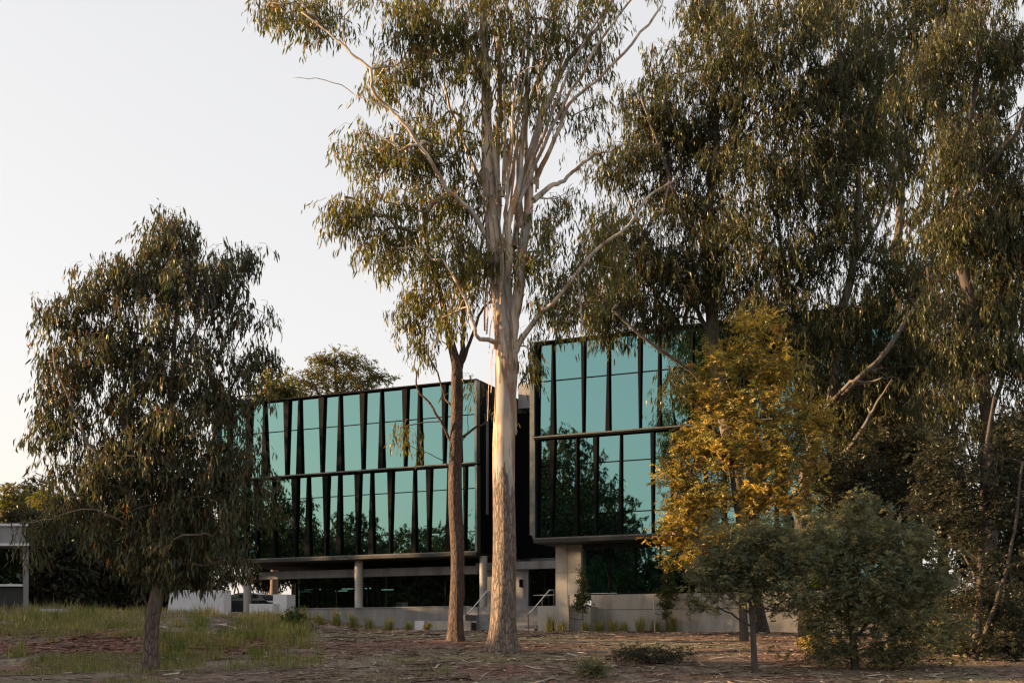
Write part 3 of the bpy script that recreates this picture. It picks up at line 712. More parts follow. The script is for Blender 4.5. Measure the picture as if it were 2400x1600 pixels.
# the big pale gum in the middle
big_limbs = [
 [(1178,1530,.62),(1180,1470,.50),(1183,1330,.455),(1182,1180,.44),(1180,1050,.445),(1184,940,.41),(1186,870,.43),(1184,800,.42),(1172,700,.33),(1160,600,.27),(1150,500,.24),(1143,400,.23),(1140,250,.19),(1135,100,.16),(1130,-60,.13)],
 [(1196,830,.30),(1203,720,.27),(1210,620,.23),(1224,530,.21),(1240,430,.20),(1262,330,.17),(1290,230,.14),(1330,150,.11),(1400,60,.08),(1450,-30,.05)],
 [(1186,930,.20,0),(1187,800,.24,-.12),(1188,650,.20,-.3),(1190,520,.16,-.4),(1205,430,.13,-.3),(1225,300,.11,0),(1230,180,.09,.2),(1240,0,.07,.4)],
 [(1170,640,.18,.3),(1160,450,.15,.8),(1165,300,.13,1.0),(1180,150,.11,1.2),(1190,-40,.09,1.4)],
 [(1205,580,.15,.3),(1222,440,.12,1.0),(1237,330,.11,1.4),(1265,200,.09,1.8),(1290,60,.07,2.0),(1300,-30,.05,2.0)],
 [(1200,840,.17),(1235,792,.13),(1300,715,.10,-.5),(1380,610,.08,-.9),(1460,520,.065,-1.1),(1540,440,.05,-1.2),(1590,400,.03,-1.2)],
 [(1178,835,.14),(1140,805,.11,-.3),(1110,775,.08,-.6),(1095,720,.06,-.7),(1080,640,.05,-.7)],
 [(1250,470,.14),(1290,440,.10,.4),(1340,400,.08,.7),(1390,365,.06,.8),(1420,350,.04,.8)],
 [(1250,430,.13),(1300,330,.09,-.5),(1360,230,.07,-.9),(1440,150,.06,-1.2),(1530,50,.05,-1.3),(1560,0,.03,-1.3)],
 [(1150,570,.14),(1100,490,.10,-.4),(1040,400,.09,-.8),(975,310,.075,-1.2),(920,250,.068,-1.4),(880,200,.07,-1.5),(840,150,.06,-1.5),(800,100,.05,-1.5),(700,20,.03,-1.5)],
 [(935,265,.035,-1.3),(865,235,.025,-1.3),(780,195,.018,-1.2),(680,172,.009,-1.1)],
 [(1140,200,.12),(1080,90,.08,.5),(1000,40,.06,.8),(930,0,.05,.9)],
 [(812,115,.035,-1.5),(803,60,.028,-1.5),(830,15,.02,-1.4),(850,-20,.012,-1.4)],
 [(1150,470,.10,.5),(1100,360,.08,1.2),(1060,250,.06,1.6),(1040,130,.04,1.8)],
]
big_ells = [(690,30,100,50,24),(760,60,70,40,10),(900,200,60,55,12),(990,150,90,100,36),(1060,60,120,70,24),(960,40,70,50,12),
 (890,360,105,55,28),(1000,330,100,85,36),(1060,450,90,80,22),(930,450,90,55,18),(850,500,80,45,18),(900,590,70,55,16),(795,515,35,28,6),(1000,560,100,70,22),
 (1180,100,180,120,46),(1330,80,130,90,36),(1200,260,150,110,28),(1360,240,110,80,12),(1180,625,100,45,24),(1100,620,80,70,14),(1060,720,60,60,8),
 (1290,600,110,110,26),(1350,540,100,80,16),(1290,755,60,45,11),(1248,860,26,45,5),(1350,690,100,60,16),(1420,610,70,60,12),
 (1000,-20,300,60,28),(1300,-20,250,60,30)]
_r = random.Random(8)
for k in range(13):
    x0 = 1165+_r.uniform(0, 60); y0 = _r.uniform(430, 640); a = _r.uniform(-.35, .75); dd = _r.uniform(-1.6, 1.6); L_ = _r.uniform(350, 650); r0 = _r.uniform(.05, .10)
    big_limbs.append([(x0, y0, r0, dd*.1), (x0+a*L_*.22+_r.uniform(-8, 8), y0-L_*.33, r0*.8, dd*.5), (x0+a*L_*.55+_r.uniform(-12, 12), y0-L_*.66, r0*.55, dd*.8), (x0+a*L_+_r.uniform(-14, 14), y0-L_, r0*.3, dd)])
tree('gum_tree', 'tall pale trunked gum with peeling bark standing in front of the entry steps', None, 32.5, big_limbs, big_ells, 'hang', GUM, 'gum', M['bark_pale'], 11, tip=.010, bare=(10,), sides=40, flare=.34, rk=.73, extra=strips(.45, .95, 90), cat='gum tree')

# the brown trunk beside it
tree('gum_tree', 'slimmer gum with dark reddish brown bark left of the pale trunk', None, 36.5, [
 [(1068,1492,.44),(1069,1450,.385),(1072,1300,.35),(1066,1150,.345),(1070,1000,.33),(1071,900,.31),(1071,860,.27),(1060,815,.21),(1050,770,.17),(1035,700,.14),(1012,620,.12),(999,560,.11),(994,520,.09),(985,470,.06)],
 [(1074,890,.19),(1085,800,.14),(1085,720,.12),(1083,640,.10),(1090,560,.07)],
 [(1076,870,.14),(1105,800,.10),(1120,750,.08),(1140,700,.06)],
 [(1060,1040,.09),(1020,960,.07,-.3),(985,905,.05,-.4),(972,870,.035,-.4)],
 [(1062,960,.07),(1040,920,.05,.3),(1012,850,.05,.5),(1002,780,.03,.5)],
 [(1078,1030,.09),(1110,1000,.07),(1142,970,.06)],
 [(1056,1092,.035),(1020,1068,.025),(960,1045,.016),(925,1035,.010)],
 [(1080,1040,.03),(1100,1000,.02),(1108,930,.012),(1106,890,.008)]],
 [(960,760,40,60,10),(985,700,50,60,11),(1010,640,60,70,13),(955,610,60,60,11),(1060,700,60,60,10),(980,830,40,45,8),(1100,680,50,60,8),(945,1035,20,28,3),(1045,560,60,60,11),(1030,500,70,50,9),(1165,985,14,30,2),(1105,900,14,20,2)],
 'hang', dict(GUM, leaves=8, rc=.55), 'gum', M['bark_dark'], 12, tip=.010, sides=28, flare=.25, rk=.62, bare=(6, 7), cat='gum tree', amp=.07)

# the bushy gum on the left
tree('gum_tree', 'bushy dark gum with drooping leaves standing alone on the left', None, 27.5, [
 [(352,1562,.27),(352,1520,.225),(357,1450,.21),(369,1390,.195),(378,1330,.16),(386,1250,.14),(391,1150,.12),(395,1050,.1),(400,950,.09),(406,850,.07),(411,750,.055),(414,650,.04),(390,560,.02)],
 [(376,1345,.13),(340,1200,.10),(300,1080,.08),(280,960,.07),(308,850,.05),(315,750,.04),(300,680,.02)],
 [(384,1290,.11),(440,1180,.09,.5),(480,1060,.07,.7),(520,960,.05,.7),(560,860,.035,.5)],
 [(340,1200,.09),(260,1100,.07,-.5),(200,1000,.05,-.6),(160,900,.04,-.6),(130,800,.025,-.5)],
 [(400,960,.07),(450,820,.05,-.4),(490,720,.04,-.6),(500,650,.025,-.6)],
 [(362,1270,.045),(250,1205,.028,-.8),(150,1208,.016,-1),(60,1225,.010,-1),(-5,1231,.006,-1)],
 [(364,1440,.035),(342,1400,.03),(330,1330,.02),(322,1250,.012)]],
 [(395,555,70,42,24),(300,640,110,48,28),(480,640,95,55,28),(200,700,65,55,15),(565,610,28,36,5),(380,720,150,80,54),(140,750,60,55,14),(560,760,75,65,14),(250,830,120,80,42),(430,860,130,80,42),(590,860,65,55,12),(150,890,70,75,26),(330,960,150,80,54),(520,960,100,80,26),(145,1010,65,85,26),(300,1080,130,90,48),(460,1090,120,80,44),(590,1060,55,70,9),(200,1150,90,65,26),(350,1190,120,75,44),(500,1190,95,60,24),(620,1180,45,45,6),(250,1250,80,55,16),(420,1280,110,45,24),(540,1280,45,40,6),(80,1270,25,55,4),(130,1215,40,45,6),(400,1330,95,34,24),(300,1300,70,36,13),(455,1340,55,26,10),(535,1325,45,34,10),(330,1100,140,110,22),(400,1000,150,90,16)],
 'hang', dict(GUM, sprays=6, leaves=11, rc=.42, len=.225, wid=.036, spray_len=.44), 'grey', M['bark_mid'], 13, rk=.80, tip=.007, sides=26, flare=.22, cat='gum tree', bare=(6,))

# gums of the right hand group
RG = dict(GUM, sprays=9, leaves=12, rc=.80, len=.29, wid=.040, spray_len=.65)
grp = 'gums of the right hand group'
tree('gum_tree', 'gum behind the golden wattle with drooping limbs over the glass wing', None, 42.5, [
 [(1785,1480,.36),(1768,1400,.31),(1742,1200,.29),(1700,980,.30),(1675,820,.27),(1666,700,.24),(1655,550,.2),(1678,330,.15),(1655,60,.10),(1650,-40,.08)],
 [(1695,970,.16),(1633,882,.12,-.8),(1565,830,.09,-1.2),(1503,784,.07,-1.5),(1430,730,.05,-1.6)],
 [(1670,790,.13),(1610,700,.1,.6),(1540,600,.08,1),(1480,500,.06,1.2),(1450,400,.04,1.2)],
 [(1660,600,.12),(1600,470,.1,-.6),(1550,340,.07,-1),(1500,230,.05,-1)],
 [(1666,450,.12),(1720,300,.1,.5),(1750,150,.07,.8),(1770,0,.05,.8)],
 [(1690,930,.1),(1640,960,.05,-1),(1600,930,.03,-1.4)]],
 [(1500,265,85,65,32),(1470,380,85,75,36),(1450,560,75,65,28),(1430,700,75,75,36),(1540,640,90,95,46),(1620,180,100,75,32),(1620,330,100,90,38),(1640,480,100,90,38),(1560,470,80,70,20),(1620,640,90,90,36),(1560,760,60,35,12),(1690,60,100,70,26),(1640,30,55,45,7),(1700,300,80,100,28),(1420,780,30,50,8),(1480,760,50,30,7),(1700,700,80,70,26),(1580,930,12,60,4)],
 'hang', RG, 'dark', M['bark_right'], 21, grp, tip=.011, cat='gum tree', flare=.08, rk=.9)
tree('gum_tree', 'pale limbed gum with a crooked grey stem right of the golden wattle', None, 41.0, [
 [(1890,1478,.34),(1884,1380,.29),(1880,1200,.32),(1905,1050,.28),(1945,950,.25),(1957,850,.22),(1962,760,.2),(1990,670,.18),(2006,560,.16),(2012,420,.12),(1980,250,.1),(1960,50,.07),(1950,-50,.05)],
 [(1940,980,.16),(1990,920,.15,-.8),(2050,860,.13,-1.2),(2130,745,.11,-1.4),(2200,640,.07,-1.4)],
 [(1900,1060,.14),(1870,900,.12,.8),(1855,700,.1,1.2),(1820,500,.08,1.4),(1810,350,.07,1.4),(1825,50,.04,1.4)],
 [(1945,950,.12),(1980,905,.09,-1.6),(2025,893,.06,-2),(2070,880,.04,-2.2)],
 [(1985,1060,.13,-2),(2015,1015,.11,-2.2),(2055,950,.075,-2.4),(2092,893,.035,-2.6)],
 [(2000,620,.11),(2060,500,.09,.6),(2100,380,.07,.8),(2120,250,.05,.8)]],
 [(1800,100,120,90,42),(1850,250,120,90,42),(1780,400,110,100,42),(1900,420,110,100,42),(1760,560,100,90,38),(1880,600,110,100,42),(1960,250,100,100,32),(1980,500,90,100,30),(1830,740,110,75,38),(1960,760,90,85,30),(1780,760,70,60,20),(2060,650,80,100,26),(2070,840,80,70,22),(1890,870,90,50,16),(2060,930,100,85,46),(2150,860,90,85,40),(1990,1000,90,55,26),(2120,1040,90,65,30),(2170,700,80,90,30),(2040,150,90,100,30),(2060,330,80,90,24),(1900,0,300,50,40),(1720,170,90,90,20)],
 'hang', RG, 'dark', M['bark_right'], 22, grp, tip=.011, cat='gum tree', flare=.08, rk=.8)
tree('gum_tree', 'grey trunked gum at the right edge with a pale limb reaching up right', None, 35.0, [
 [(2330,1560,.3),(2325,1450,.22),(2322,1250,.2),(2315,1000,.19),(2285,760,.17),(2240,540,.14),(2250,400,.1),(2290,180,.07),(2300,-30,.05)],
 [(2245,520,.1),(2290,420,.09,-.5),(2350,330,.08,-.8),(2420,235,.07,-1),(2480,150,.05,-1)],
 [(2315,1000,.1),(2360,850,.08,.4),(2400,700,.06,.6),(2430,500,.04,.6)],
 [(2300,860,.09),(2220,740,.07,.6),(2180,620,.05,.8)]],
 [(2300,100,110,95,38),(2380,120,60,80,12),(2260,350,95,95,36),(2300,560,110,95,46),(2375,680,60,90,30),(2310,800,100,95,46),(2390,850,40,60,10),(2250,960,90,80,24),(2200,740,70,80,16),(2390,420,60,110,26),(2400,560,50,80,16),(2400,1000,50,80,16),(2180,160,80,110,22),(2230,520,80,90,20)],
 'hang', dict(RG, sprays=11, rc=.65, len=.25, wid=.033), 'dark', M['bark_wattle'], 23, grp, tip=.009, cat='gum tree', flare=.25)
tree('gum_tree', 'taller gum standing furthest back in the right hand group', None, 58.0, [
 [(2150,1450,.4),(2145,1300,.33),(2130,1100,.3),(2105,850,.26),(2100,650,.22),(2112,400,.17),(2090,150,.11),(2085,-50,.06)],
 [(2110,800,.14),(2170,650,.11),(2220,480,.08),(2230,300,.05)],
 [(2130,1050,.13),(2200,900,.1),(2250,780,.06)],
 [(2110,480,.12),(2050,300,.09),(2010,120,.06)]],
 [(2000,60,130,80,34),(2120,200,120,120,44),(2200,60,110,80,32),(2100,420,120,110,46),(2180,600,110,110,46),(2100,760,100,90,34),(2230,820,110,90,40),(2150,950,110,75,36),(2040,990,80,70,20),(2250,250,110,110,40),(2300,450,90,90,30),(1950,350,100,100,30),(2330,700,90,90,30),(2200,-10,250,50,34),(2380,250,70,110,24),(2000,200,100,110,30)],
 'hang', dict(RG, rc=.9, len=.40, wid=.06), 'dark', M['bark_right'], 24, grp, tip=.014, cat='gum tree')

# wattles
WAT = dict(sprays=8, leaves=14, rc=.33, frond=.27, len=.095, wid=.040)
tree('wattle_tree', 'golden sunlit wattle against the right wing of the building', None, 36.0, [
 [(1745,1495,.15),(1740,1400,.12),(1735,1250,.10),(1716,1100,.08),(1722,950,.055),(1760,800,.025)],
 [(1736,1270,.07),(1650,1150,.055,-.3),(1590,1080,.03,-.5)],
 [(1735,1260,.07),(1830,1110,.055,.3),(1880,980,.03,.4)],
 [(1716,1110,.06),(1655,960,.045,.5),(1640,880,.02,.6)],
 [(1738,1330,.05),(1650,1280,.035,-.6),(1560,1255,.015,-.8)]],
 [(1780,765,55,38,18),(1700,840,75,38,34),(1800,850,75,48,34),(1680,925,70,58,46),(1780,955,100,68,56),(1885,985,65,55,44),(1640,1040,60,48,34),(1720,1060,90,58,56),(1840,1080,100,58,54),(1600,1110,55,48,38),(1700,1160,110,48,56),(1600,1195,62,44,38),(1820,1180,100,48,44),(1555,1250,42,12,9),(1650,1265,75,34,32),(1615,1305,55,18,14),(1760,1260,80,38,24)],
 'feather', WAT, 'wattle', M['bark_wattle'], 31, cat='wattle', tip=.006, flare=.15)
tree('wattle_tree', 'grey green shaded wattle with a thin bare stem in the right foreground', None, 26.5, [
 [(1770,1598,.075),(1766,1500,.065),(1760,1400,.058),(1756,1300,.04),(1770,1230,.02)],
 [(1762,1440,.035),(1700,1390,.025,-.2),(1650,1350,.015,-.3)],
 [(1764,1470,.03),(1700,1430,.02,.2),(1655,1420,.012,.3)],
 [(1760,1380,.035),(1820,1310,.025,.3),(1850,1260,.012,.3)]],
 [(1760,1250,105,36,40),(1690,1310,68,36,26),(1800,1320,95,46,44),(1700,1365,85,34,26),(1650,1415,46,22,8),(1785,1385,75,34,20),(1655,1345,46,26,9),(1860,1320,60,46,24),(1850,1400,50,36,12)],
 'feather', dict(WAT, rc=.26, frond=.20, len=.072, wid=.030, sprays=12), 'silver', M['bark_wattle'], 32, 'shaded wattles of the right foreground', 'wattle', tip=.0045, flare=.15)
tree('wattle_tree', 'broad grey green wattle filling the right foreground', None, 27.5, [
 [(2005,1600,.095),(2000,1500,.08),(1992,1400,.06),(2010,1300,.04),(2040,1190,.02)],
 [(2000,1480,.05),(1940,1400,.035,-.3),(1900,1310,.02,-.4)],
 [(2002,1500,.05),(2080,1400,.04,.3),(2130,1290,.02,.4)],
 [(2004,1540,.04),(2080,1500,.025,-.4),(2150,1460,.012,-.5)]],
 [(2030,1180,42,26,10),(2000,1240,115,46,54),(2100,1270,105,46,50),(1920,1300,105,54,54),(2050,1340,130,58,66),(1960,1400,115,48,50),(2120,1400,95,55,48),(2060,1455,115,46,38),(1905,1460,62,42,14),(2170,1340,70,55,28),(1965,1520,75,26,14),(2080,1530,85,26,13),(2180,1480,85,46,22),(1935,1555,75,22,12),(2120,1565,105,20,18)],
 'feather', dict(WAT, rc=.28, frond=.21, len=.076, wid=.031, sprays=12), 'silver', M['bark_wattle'], 33, 'shaded wattles of the right foreground', 'wattle', tip=.0045, flare=.15)
tree('wattle_tree', 'dark thin wattle with crossing grey stems at the right edge', None, 29.5, [
 [(2280,1570,.12),(2290,1480,.105),(2298,1350,.095),(2302,1200,.075),(2312,1050,.05),(2330,930,.03)],
 [(2285,1540,.07),(2330,1420,.06,-.4),(2370,1250,.045,-.6),(2400,1080,.03,-.6)],
 [(2296,1380,.05),(2250,1260,.035,.3),(2210,1140,.02,.3)]],
 [(2250,1100,95,55,32),(2340,1180,75,75,38),(2200,1180,85,55,28),(2330,1330,75,60,30),(2250,1415,70,40,11),(2365,1440,50,50,18),(2250,1250,65,45,16),(2375,1040,50,65,22),(2180,1060,60,45,16),(2300,1515,85,44,22),(2385,1550,50,34,12)],
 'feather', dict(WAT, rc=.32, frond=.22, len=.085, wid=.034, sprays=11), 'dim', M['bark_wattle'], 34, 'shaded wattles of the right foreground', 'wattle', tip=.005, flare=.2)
tree('wattle_tree', 'dark wattle behind, between the golden wattle and the right edge', None, 37.5, [
 [(2085,1500,.13),(2080,1380,.11),(2082,1250,.08),(2075,1100,.05),(2080,1000,.03)],
 [(2082,1250,.06),(2020,1130,.04),(1980,1060,.02)], [(2080,1240,.06),(2150,1130,.04),(2190,1060,.02)]],
 [(2030,1080,85,52,32),(2130,1050,85,52,32),(2080,1150,105,55,38),(1985,1180,58,55,20),(2180,1130,65,55,18),(1935,1120,55,55,20),(1960,1250,50,50,14)],
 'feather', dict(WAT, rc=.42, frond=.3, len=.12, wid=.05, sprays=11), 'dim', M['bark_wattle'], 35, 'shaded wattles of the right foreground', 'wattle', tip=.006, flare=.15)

# two saplings tied to stakes before the right wing
for px, top, cx, lab, sd in ((1366, 1325, 1366, 'small staked sapling by the pale concrete pier', 41), (1563, 1315, 1563, 'small staked sapling before the dark ground floor window', 42)):
    d = 49.0
    tree('sapling', lab, None, d, [[(px, 1478, .028), (px, 1430, .022), (px+1, 1380, .018), (px, top+5, .008)]],
         [(px, top+18, 6, 16, 8), (px-1, top+50, 10, 22, 16), (px, top+80, 16, 20, 22), (px-2, top+100, 20, 14, 18)] if sd == 41 else
         [(px, top+18, 8, 14, 9), (px, top+50, 17, 22, 20), (px+4, top+80, 24, 20, 24), (px, top+102, 20, 12, 12), (px-18, top+78, 8, 10, 4), (px, top+122, 9, 14, 5)],
         'hang', dict(sprays=4, leaves=9, rc=.14, len=.085, wid=.045, droop=-.1, hang=.05, spray_len=.14), 'sapling', M['bark_wattle'], sd, 'staked saplings', 'sapling', tip=.003, flare=.0, sides=8, wig=.003)
for i, (x0, x1, yt, lab) in enumerate(((1333, 1335, 1393, 'thin timber stake left of the sapling by the pier'), (1532, 1535, 1396, 'thin timber stake left of the sapling by the window'))):
    d = 48.6; a, b = W(x1, 1482, d), W(x0, yt, d); a[2] = float(terr(a[0], a[1]))-.05
    r = thing('tree_stake', lab, 'stake', a, 'timber stakes of the saplings')
    MB().tube([a, (a+b)/2, b], [.028, .027, .026], 8).build('pole', M['concrete'] if i else M['bark_mid'], r)
    p0 = a*.45+b*.55 if i else a*.6+b*.4; p1 = W([1366, 1563][i], 1438, 49.0); p1[2] = p0[2]-.06
    MB().tube(crom([p0, (p0+p1)/2+np.array([0, 0, -.04]), p1], 4), .012, 6).build('tie', M['metal'], r)

# trees beyond the building and on the far left
FARL = dict(sprays=6, leaves=9, rc=1.3, len=.55, wid=.16, droop=.3, hang=.25, spray_len=.9, hi=False)
def far(px, py_base, py_top, half, d, n, lab, seed, pal='gum', group='trees beyond the building', spec=FARL, cat='tree', low=.35, bark=None, name='gum_tree'):
    r = random.Random(seed); h = py_base-py_top
    limbs = [[(px, py_base, .35), (px+r.uniform(-6, 6), py_base-h*.4, .26), (px+r.uniform(-8, 8), py_base-h*.7, .16), (px, py_top+h*.08, .05)]]
    for k in range(4):
        s = r.uniform(.3, .6); x = px+r.choice([-1, 1])*half*r.uniform(.5, .9)
        limbs.append([(px, py_base-h*s, .14), ((px+x)/2, py_base-h*(s+.12), .1), (x, py_base-h*min(.92, s+.3), .04)])
    ells = []
    for k in range(9):
        u = r.uniform(low, .92); w_ = half*(.95-.5*max(0, (u-.6)/.4))
        ells.append((px+r.uniform(-.65, .65)*w_, py_base-h*u, half*r.uniform(.3, .5), h*r.uniform(.10, .17), n//9))
    ells.append((px, py_top+h*.12, half*.4, h*.1, n//9))
    return tree(name, lab, None, d, limbs, ells, 'hang', spec, pal, bark or M['bark_mid'], seed, group, cat, tip=.02, sides=10, flare=.2)
tree('gum_tree', 'sunlit gum rising behind the left wing roof', None, 96, [[(800,1430,.45),(805,1200,.36),(800,1000,.3),(790,920,.2),(785,840,.08)],[(800,1000,.18),(850,930,.12),(885,880,.05)],[(800,1010,.18),(745,930,.12),(720,880,.05)],[(795,930,.12),(815,880,.08),(825,840,.04)]],
 [(785,845,45,26,30),(750,870,34,30,22),(835,850,34,26,22),(870,885,34,26,22),(800,895,80,30,50),(710,895,40,26,22),(905,890,14,16,5),(820,930,90,30,30),(740,930,60,30,20)], 'hang', dict(sprays=5, leaves=8, rc=.7, len=.34, wid=.09, droop=.2, hang=.1, spray_len=.7, hi=False), 'gum', M['bark_mid'], 51, 'trees beyond the building', 'tree', tip=.02, sides=10)
far(640, 1440, 865, 110, 90, 220, 'lower gum behind the left wing roof, next to the bushy left gum', 52, 'gum', low=.5)
far(30, 1420, 1125, 60, 112, 110, 'golden lit tree above the pavilion roof', 53, 'gum')
far(120, 1420, 1140, 55, 104, 110, 'golden lit tree showing left of the bushy gum', 54, 'gum')
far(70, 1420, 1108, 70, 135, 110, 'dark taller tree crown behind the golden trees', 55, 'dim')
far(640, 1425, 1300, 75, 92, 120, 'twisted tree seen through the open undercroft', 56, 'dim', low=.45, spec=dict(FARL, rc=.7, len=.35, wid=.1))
DN = dict(sprays=7, leaves=10, rc=1.0, len=.42, wid=.14, droop=.3, hang=.2, spray_len=.7, hi=False)
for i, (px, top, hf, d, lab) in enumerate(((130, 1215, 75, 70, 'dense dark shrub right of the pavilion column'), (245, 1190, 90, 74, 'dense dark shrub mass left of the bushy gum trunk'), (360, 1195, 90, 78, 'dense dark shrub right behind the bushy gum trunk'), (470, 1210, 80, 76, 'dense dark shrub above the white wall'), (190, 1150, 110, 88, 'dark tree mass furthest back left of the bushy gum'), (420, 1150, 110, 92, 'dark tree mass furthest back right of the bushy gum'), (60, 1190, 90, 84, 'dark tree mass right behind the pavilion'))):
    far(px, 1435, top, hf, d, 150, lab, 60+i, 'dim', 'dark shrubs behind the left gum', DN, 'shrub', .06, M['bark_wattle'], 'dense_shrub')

for i, (px, lab) in enumerate(((95, 'low dark hedge plant right of the pavilion, behind the white cabinet'), (215, 'low dark hedge plant left of the bushy gum trunk'), (310, 'low dark hedge plant just left of the bushy gum trunk'), (430, 'low dark hedge plant behind the white wall'))):
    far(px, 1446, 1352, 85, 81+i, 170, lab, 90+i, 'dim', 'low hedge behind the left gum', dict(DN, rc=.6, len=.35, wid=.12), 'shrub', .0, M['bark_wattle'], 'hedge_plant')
for i, (px, top, hf, d, lab) in enumerate(((2215, 1010, 90, 62, 'dense dark shrub behind the crossing grey stems'), (2330, 960, 95, 58, 'tall dense shrub closing the view at the right edge'), (2440, 1000, 90, 54, 'dense dark shrub cut by the right edge'))):
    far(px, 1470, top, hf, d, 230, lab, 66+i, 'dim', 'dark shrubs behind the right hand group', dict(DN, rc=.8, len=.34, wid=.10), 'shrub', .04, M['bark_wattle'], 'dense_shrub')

# belt of trees along the left, outside the view, seen mirrored in the glass
BELT = dict(sprays=6, leaves=9, rc=1.15, len=.55, wid=.15, droop=.5, hang=.4, spray_len=.8, hi=False)
rb = random.Random(77)
def belt_tree(x, y, h, rad, seed, low=.0, name='gum_tree', lab='gum in the tree belt mirrored in the lower glass', cat='tree', grp='gums mirrored in the glass'):
    zb = float(terr(x, y)); rng = np.random.default_rng(seed)
    n = int(36+rad*rad*(12 if y < 38 else 7))
    v = unit(rng.normal(size=(n, 3)))*(rng.uniform(0, 1, (n, 1))**.4)
    zz = (v[:, 2]*.5+.5)
    T = np.stack([x+v[:, 0]*rad*(1.1-.4*zz), y+v[:, 1]*rad*(1.1-.4*zz), zb+h*(low+(1-low)*zz*.97)], -1)
    k = F/y if y > 1 else 1.0
    root = thing(name, lab, cat, (x, y, zb), grp)
    q = np.array([(x, y, zb-.2, .28), (x+rb.uniform(-.2, .2), y+rb.uniform(-.2, .2), zb+h*.35, .2), (x+rb.uniform(-.4, .4), y+rb.uniform(-.4, .4), zb+h*.65, .12), (x, y, zb+h*.9, .03)])
    C = crom(q, 5); MB().tube(C[:, :3], C[:, 3], 10).build('trunk', M['bark_mid'], root, True)
    P, rad_, paths = grow(C[3:, :3], C[3:, 3], T, rng, .02)
    mb = MB()
    for ids in paths:
        rr = rad_[ids].copy(); rr[0] = min(rr[0], rr[1]*1.15); mb.tube(P[ids], rr, 4, False)
    mb.build('twigs', M['bark_mid'], root, True)['kind'] = 'stuff'
    V, Fs, Cc = hang_crown(T, rng, BELT, 'grey'); mesh_np('crown', V, Fs, M['leaf'], Cc, root)
bsd = 100
for (y, h, r_) in ((82, 20, 4.4), (76, 20, 4.4), (70, 21, 4.6), (64, 20, 4.4), (58, 20, 4.2), (53, 19, 4.0), (48.5, 17, 3.8), (44.5, 14, 3.6), (40.5, 10.6, 3.5), (37, 10.8, 3.5), (33.5, 10.4, 3.5), (30, 12, 3.8), (25.5, 14, 4.0), (21, 12, 3.5), (17, 13, 3.6), (12, 23, 6.2), (4, 25, 7.0), (-4, 20, 6.0), (-9, 12, 3.8), (-16, 11, 3.6), (-24, 14, 4.2), (-32, 10, 3.6), (-40, 12, 3.8)):  # far end raised to keep direct sun off the facade and right hand gums
    belt_tree(-44+rb.uniform(-1.5, 1.5), y, h, r_, bsd); bsd += 1

for (y, h, r_) in ((39, 14, 4.2), (34, 15, 4.4), (29, 14, 4.4), (24, 17, 4.8), (18.5, 14.5, 4.2), (13, 13.5, 4.0), (8, 16, 4.4), (2, 19, 4.8)):
    belt_tree(-63+rb.uniform(-2, 2), y, h, r_, bsd, lab='gum in the further row of the belt mirrored in the lower glass', grp='further gums mirrored in the glass'); bsd += 1
for y in range(22, 84, 4):  # understorey outside the view, added to stop low sun leaking under the crowns
    belt_tree(-40+rb.uniform(-.8, .8), y+rb.uniform(-.5, .5), 5.5, 3.0, bsd, name='dense_shrub', lab='dense shrub outside the view, added under the tree belt to block low sun', cat='shrub', grp='unseen shrubs added to block low sun'); bsd += 1

# ------------------------------------------------------------------ low plants
def bush(name, label, px, py, d, rx, rz, n, pal, spec, seed, cat='shrub', group=None, mode='feather'):
    rng = np.random.default_rng(seed); c = W(px, py, d); zb = float(terr(c[0], c[1]))
    v = unit(rng.normal(size=(n, 3)))*(rng.uniform(0, 1, (n, 1))**.4)
    T = np.stack([c[0]+v[:, 0]*rx, c[1]+v[:, 1]*rx*.8, zb+.06+rz*(.5+.5*v[:, 2])], -1)
    root = thing(name, label, cat, (c[0], c[1], zb), group)
    mb = MB()
    for t in T[::2]:
        p0 = np.array([c[0]+rng.normal()*.04, c[1]+rng.normal()*.04, zb-.03]); mb.tube(crom([p0, (p0+t)/2+rng.normal(size=3)*.05, t], 3), .007, 4, False)
    mb.build('stems', M['bark_wattle'], root)['kind'] = 'stuff'
    V, Fs, Cc = (feather_crown if mode == 'feather' else hang_crown)(T, rng, spec, pal)
    mesh_np('leaves', V, Fs, M['wattle'], Cc, root)
SM = dict(sprays=5, leaves=12, rc=.16, frond=.16, len=.05, wid=.026)
bush('low_shrub', 'low dark green shrub in the mulch in front of the right saplings', 1530, 1540, 28.5, 1.15, .36, 90, 'dim', SM, 71)
bush('low_shrub', 'grey green shrub at the bottom edge below the right saplings', 1388, 1590, 25.3, .38, .32, 50, 'silver', SM, 73)
bush('low_shrub', 'leafy weed clump where the grass meets the terrace wall', 688, 1455, 45, .55, .75, 60, 'sapling', dict(SM, len=.06), 74)
bush('low_shrub', 'orange tinged low bush beneath the broad wattle', 1915, 1510, 31, .5, .5, 40, 'wattle', SM, 77)
MID = dict(SM, rc=.26, frond=.22, len=.075, wid=.034, sprays=8)
for i, (px, d, rx, rz, pal, lab) in enumerate(((2190, 33, 1.1, 1.7, 'dim', 'shoulder high shrub right of the broad wattle'), (2250, 31, .9, .9, 'silver', 'low grey green shrub at the foot of the crossing grey stems'), (2360, 33, 1.2, 1.9, 'dim', 'shoulder high dark shrub at the right edge'), (2120, 36, 1.1, 1.6, 'dim', 'dark shrub directly behind the broad wattle'), (2290, 38, 1.4, 2.2, 'dim', 'tall dark shrub behind the crossing grey stems'))):
    bush('low_shrub', lab, px, 1500, d, rx, rz, 110, pal, MID, 82+i)
bush('planter_plant', 'rusty tuft growing in the concrete planter', 1003, 1446, 53.6, .16, .28, 16, 'wattle', dict(SM, rc=.1, frond=.12), 78, 'plant')

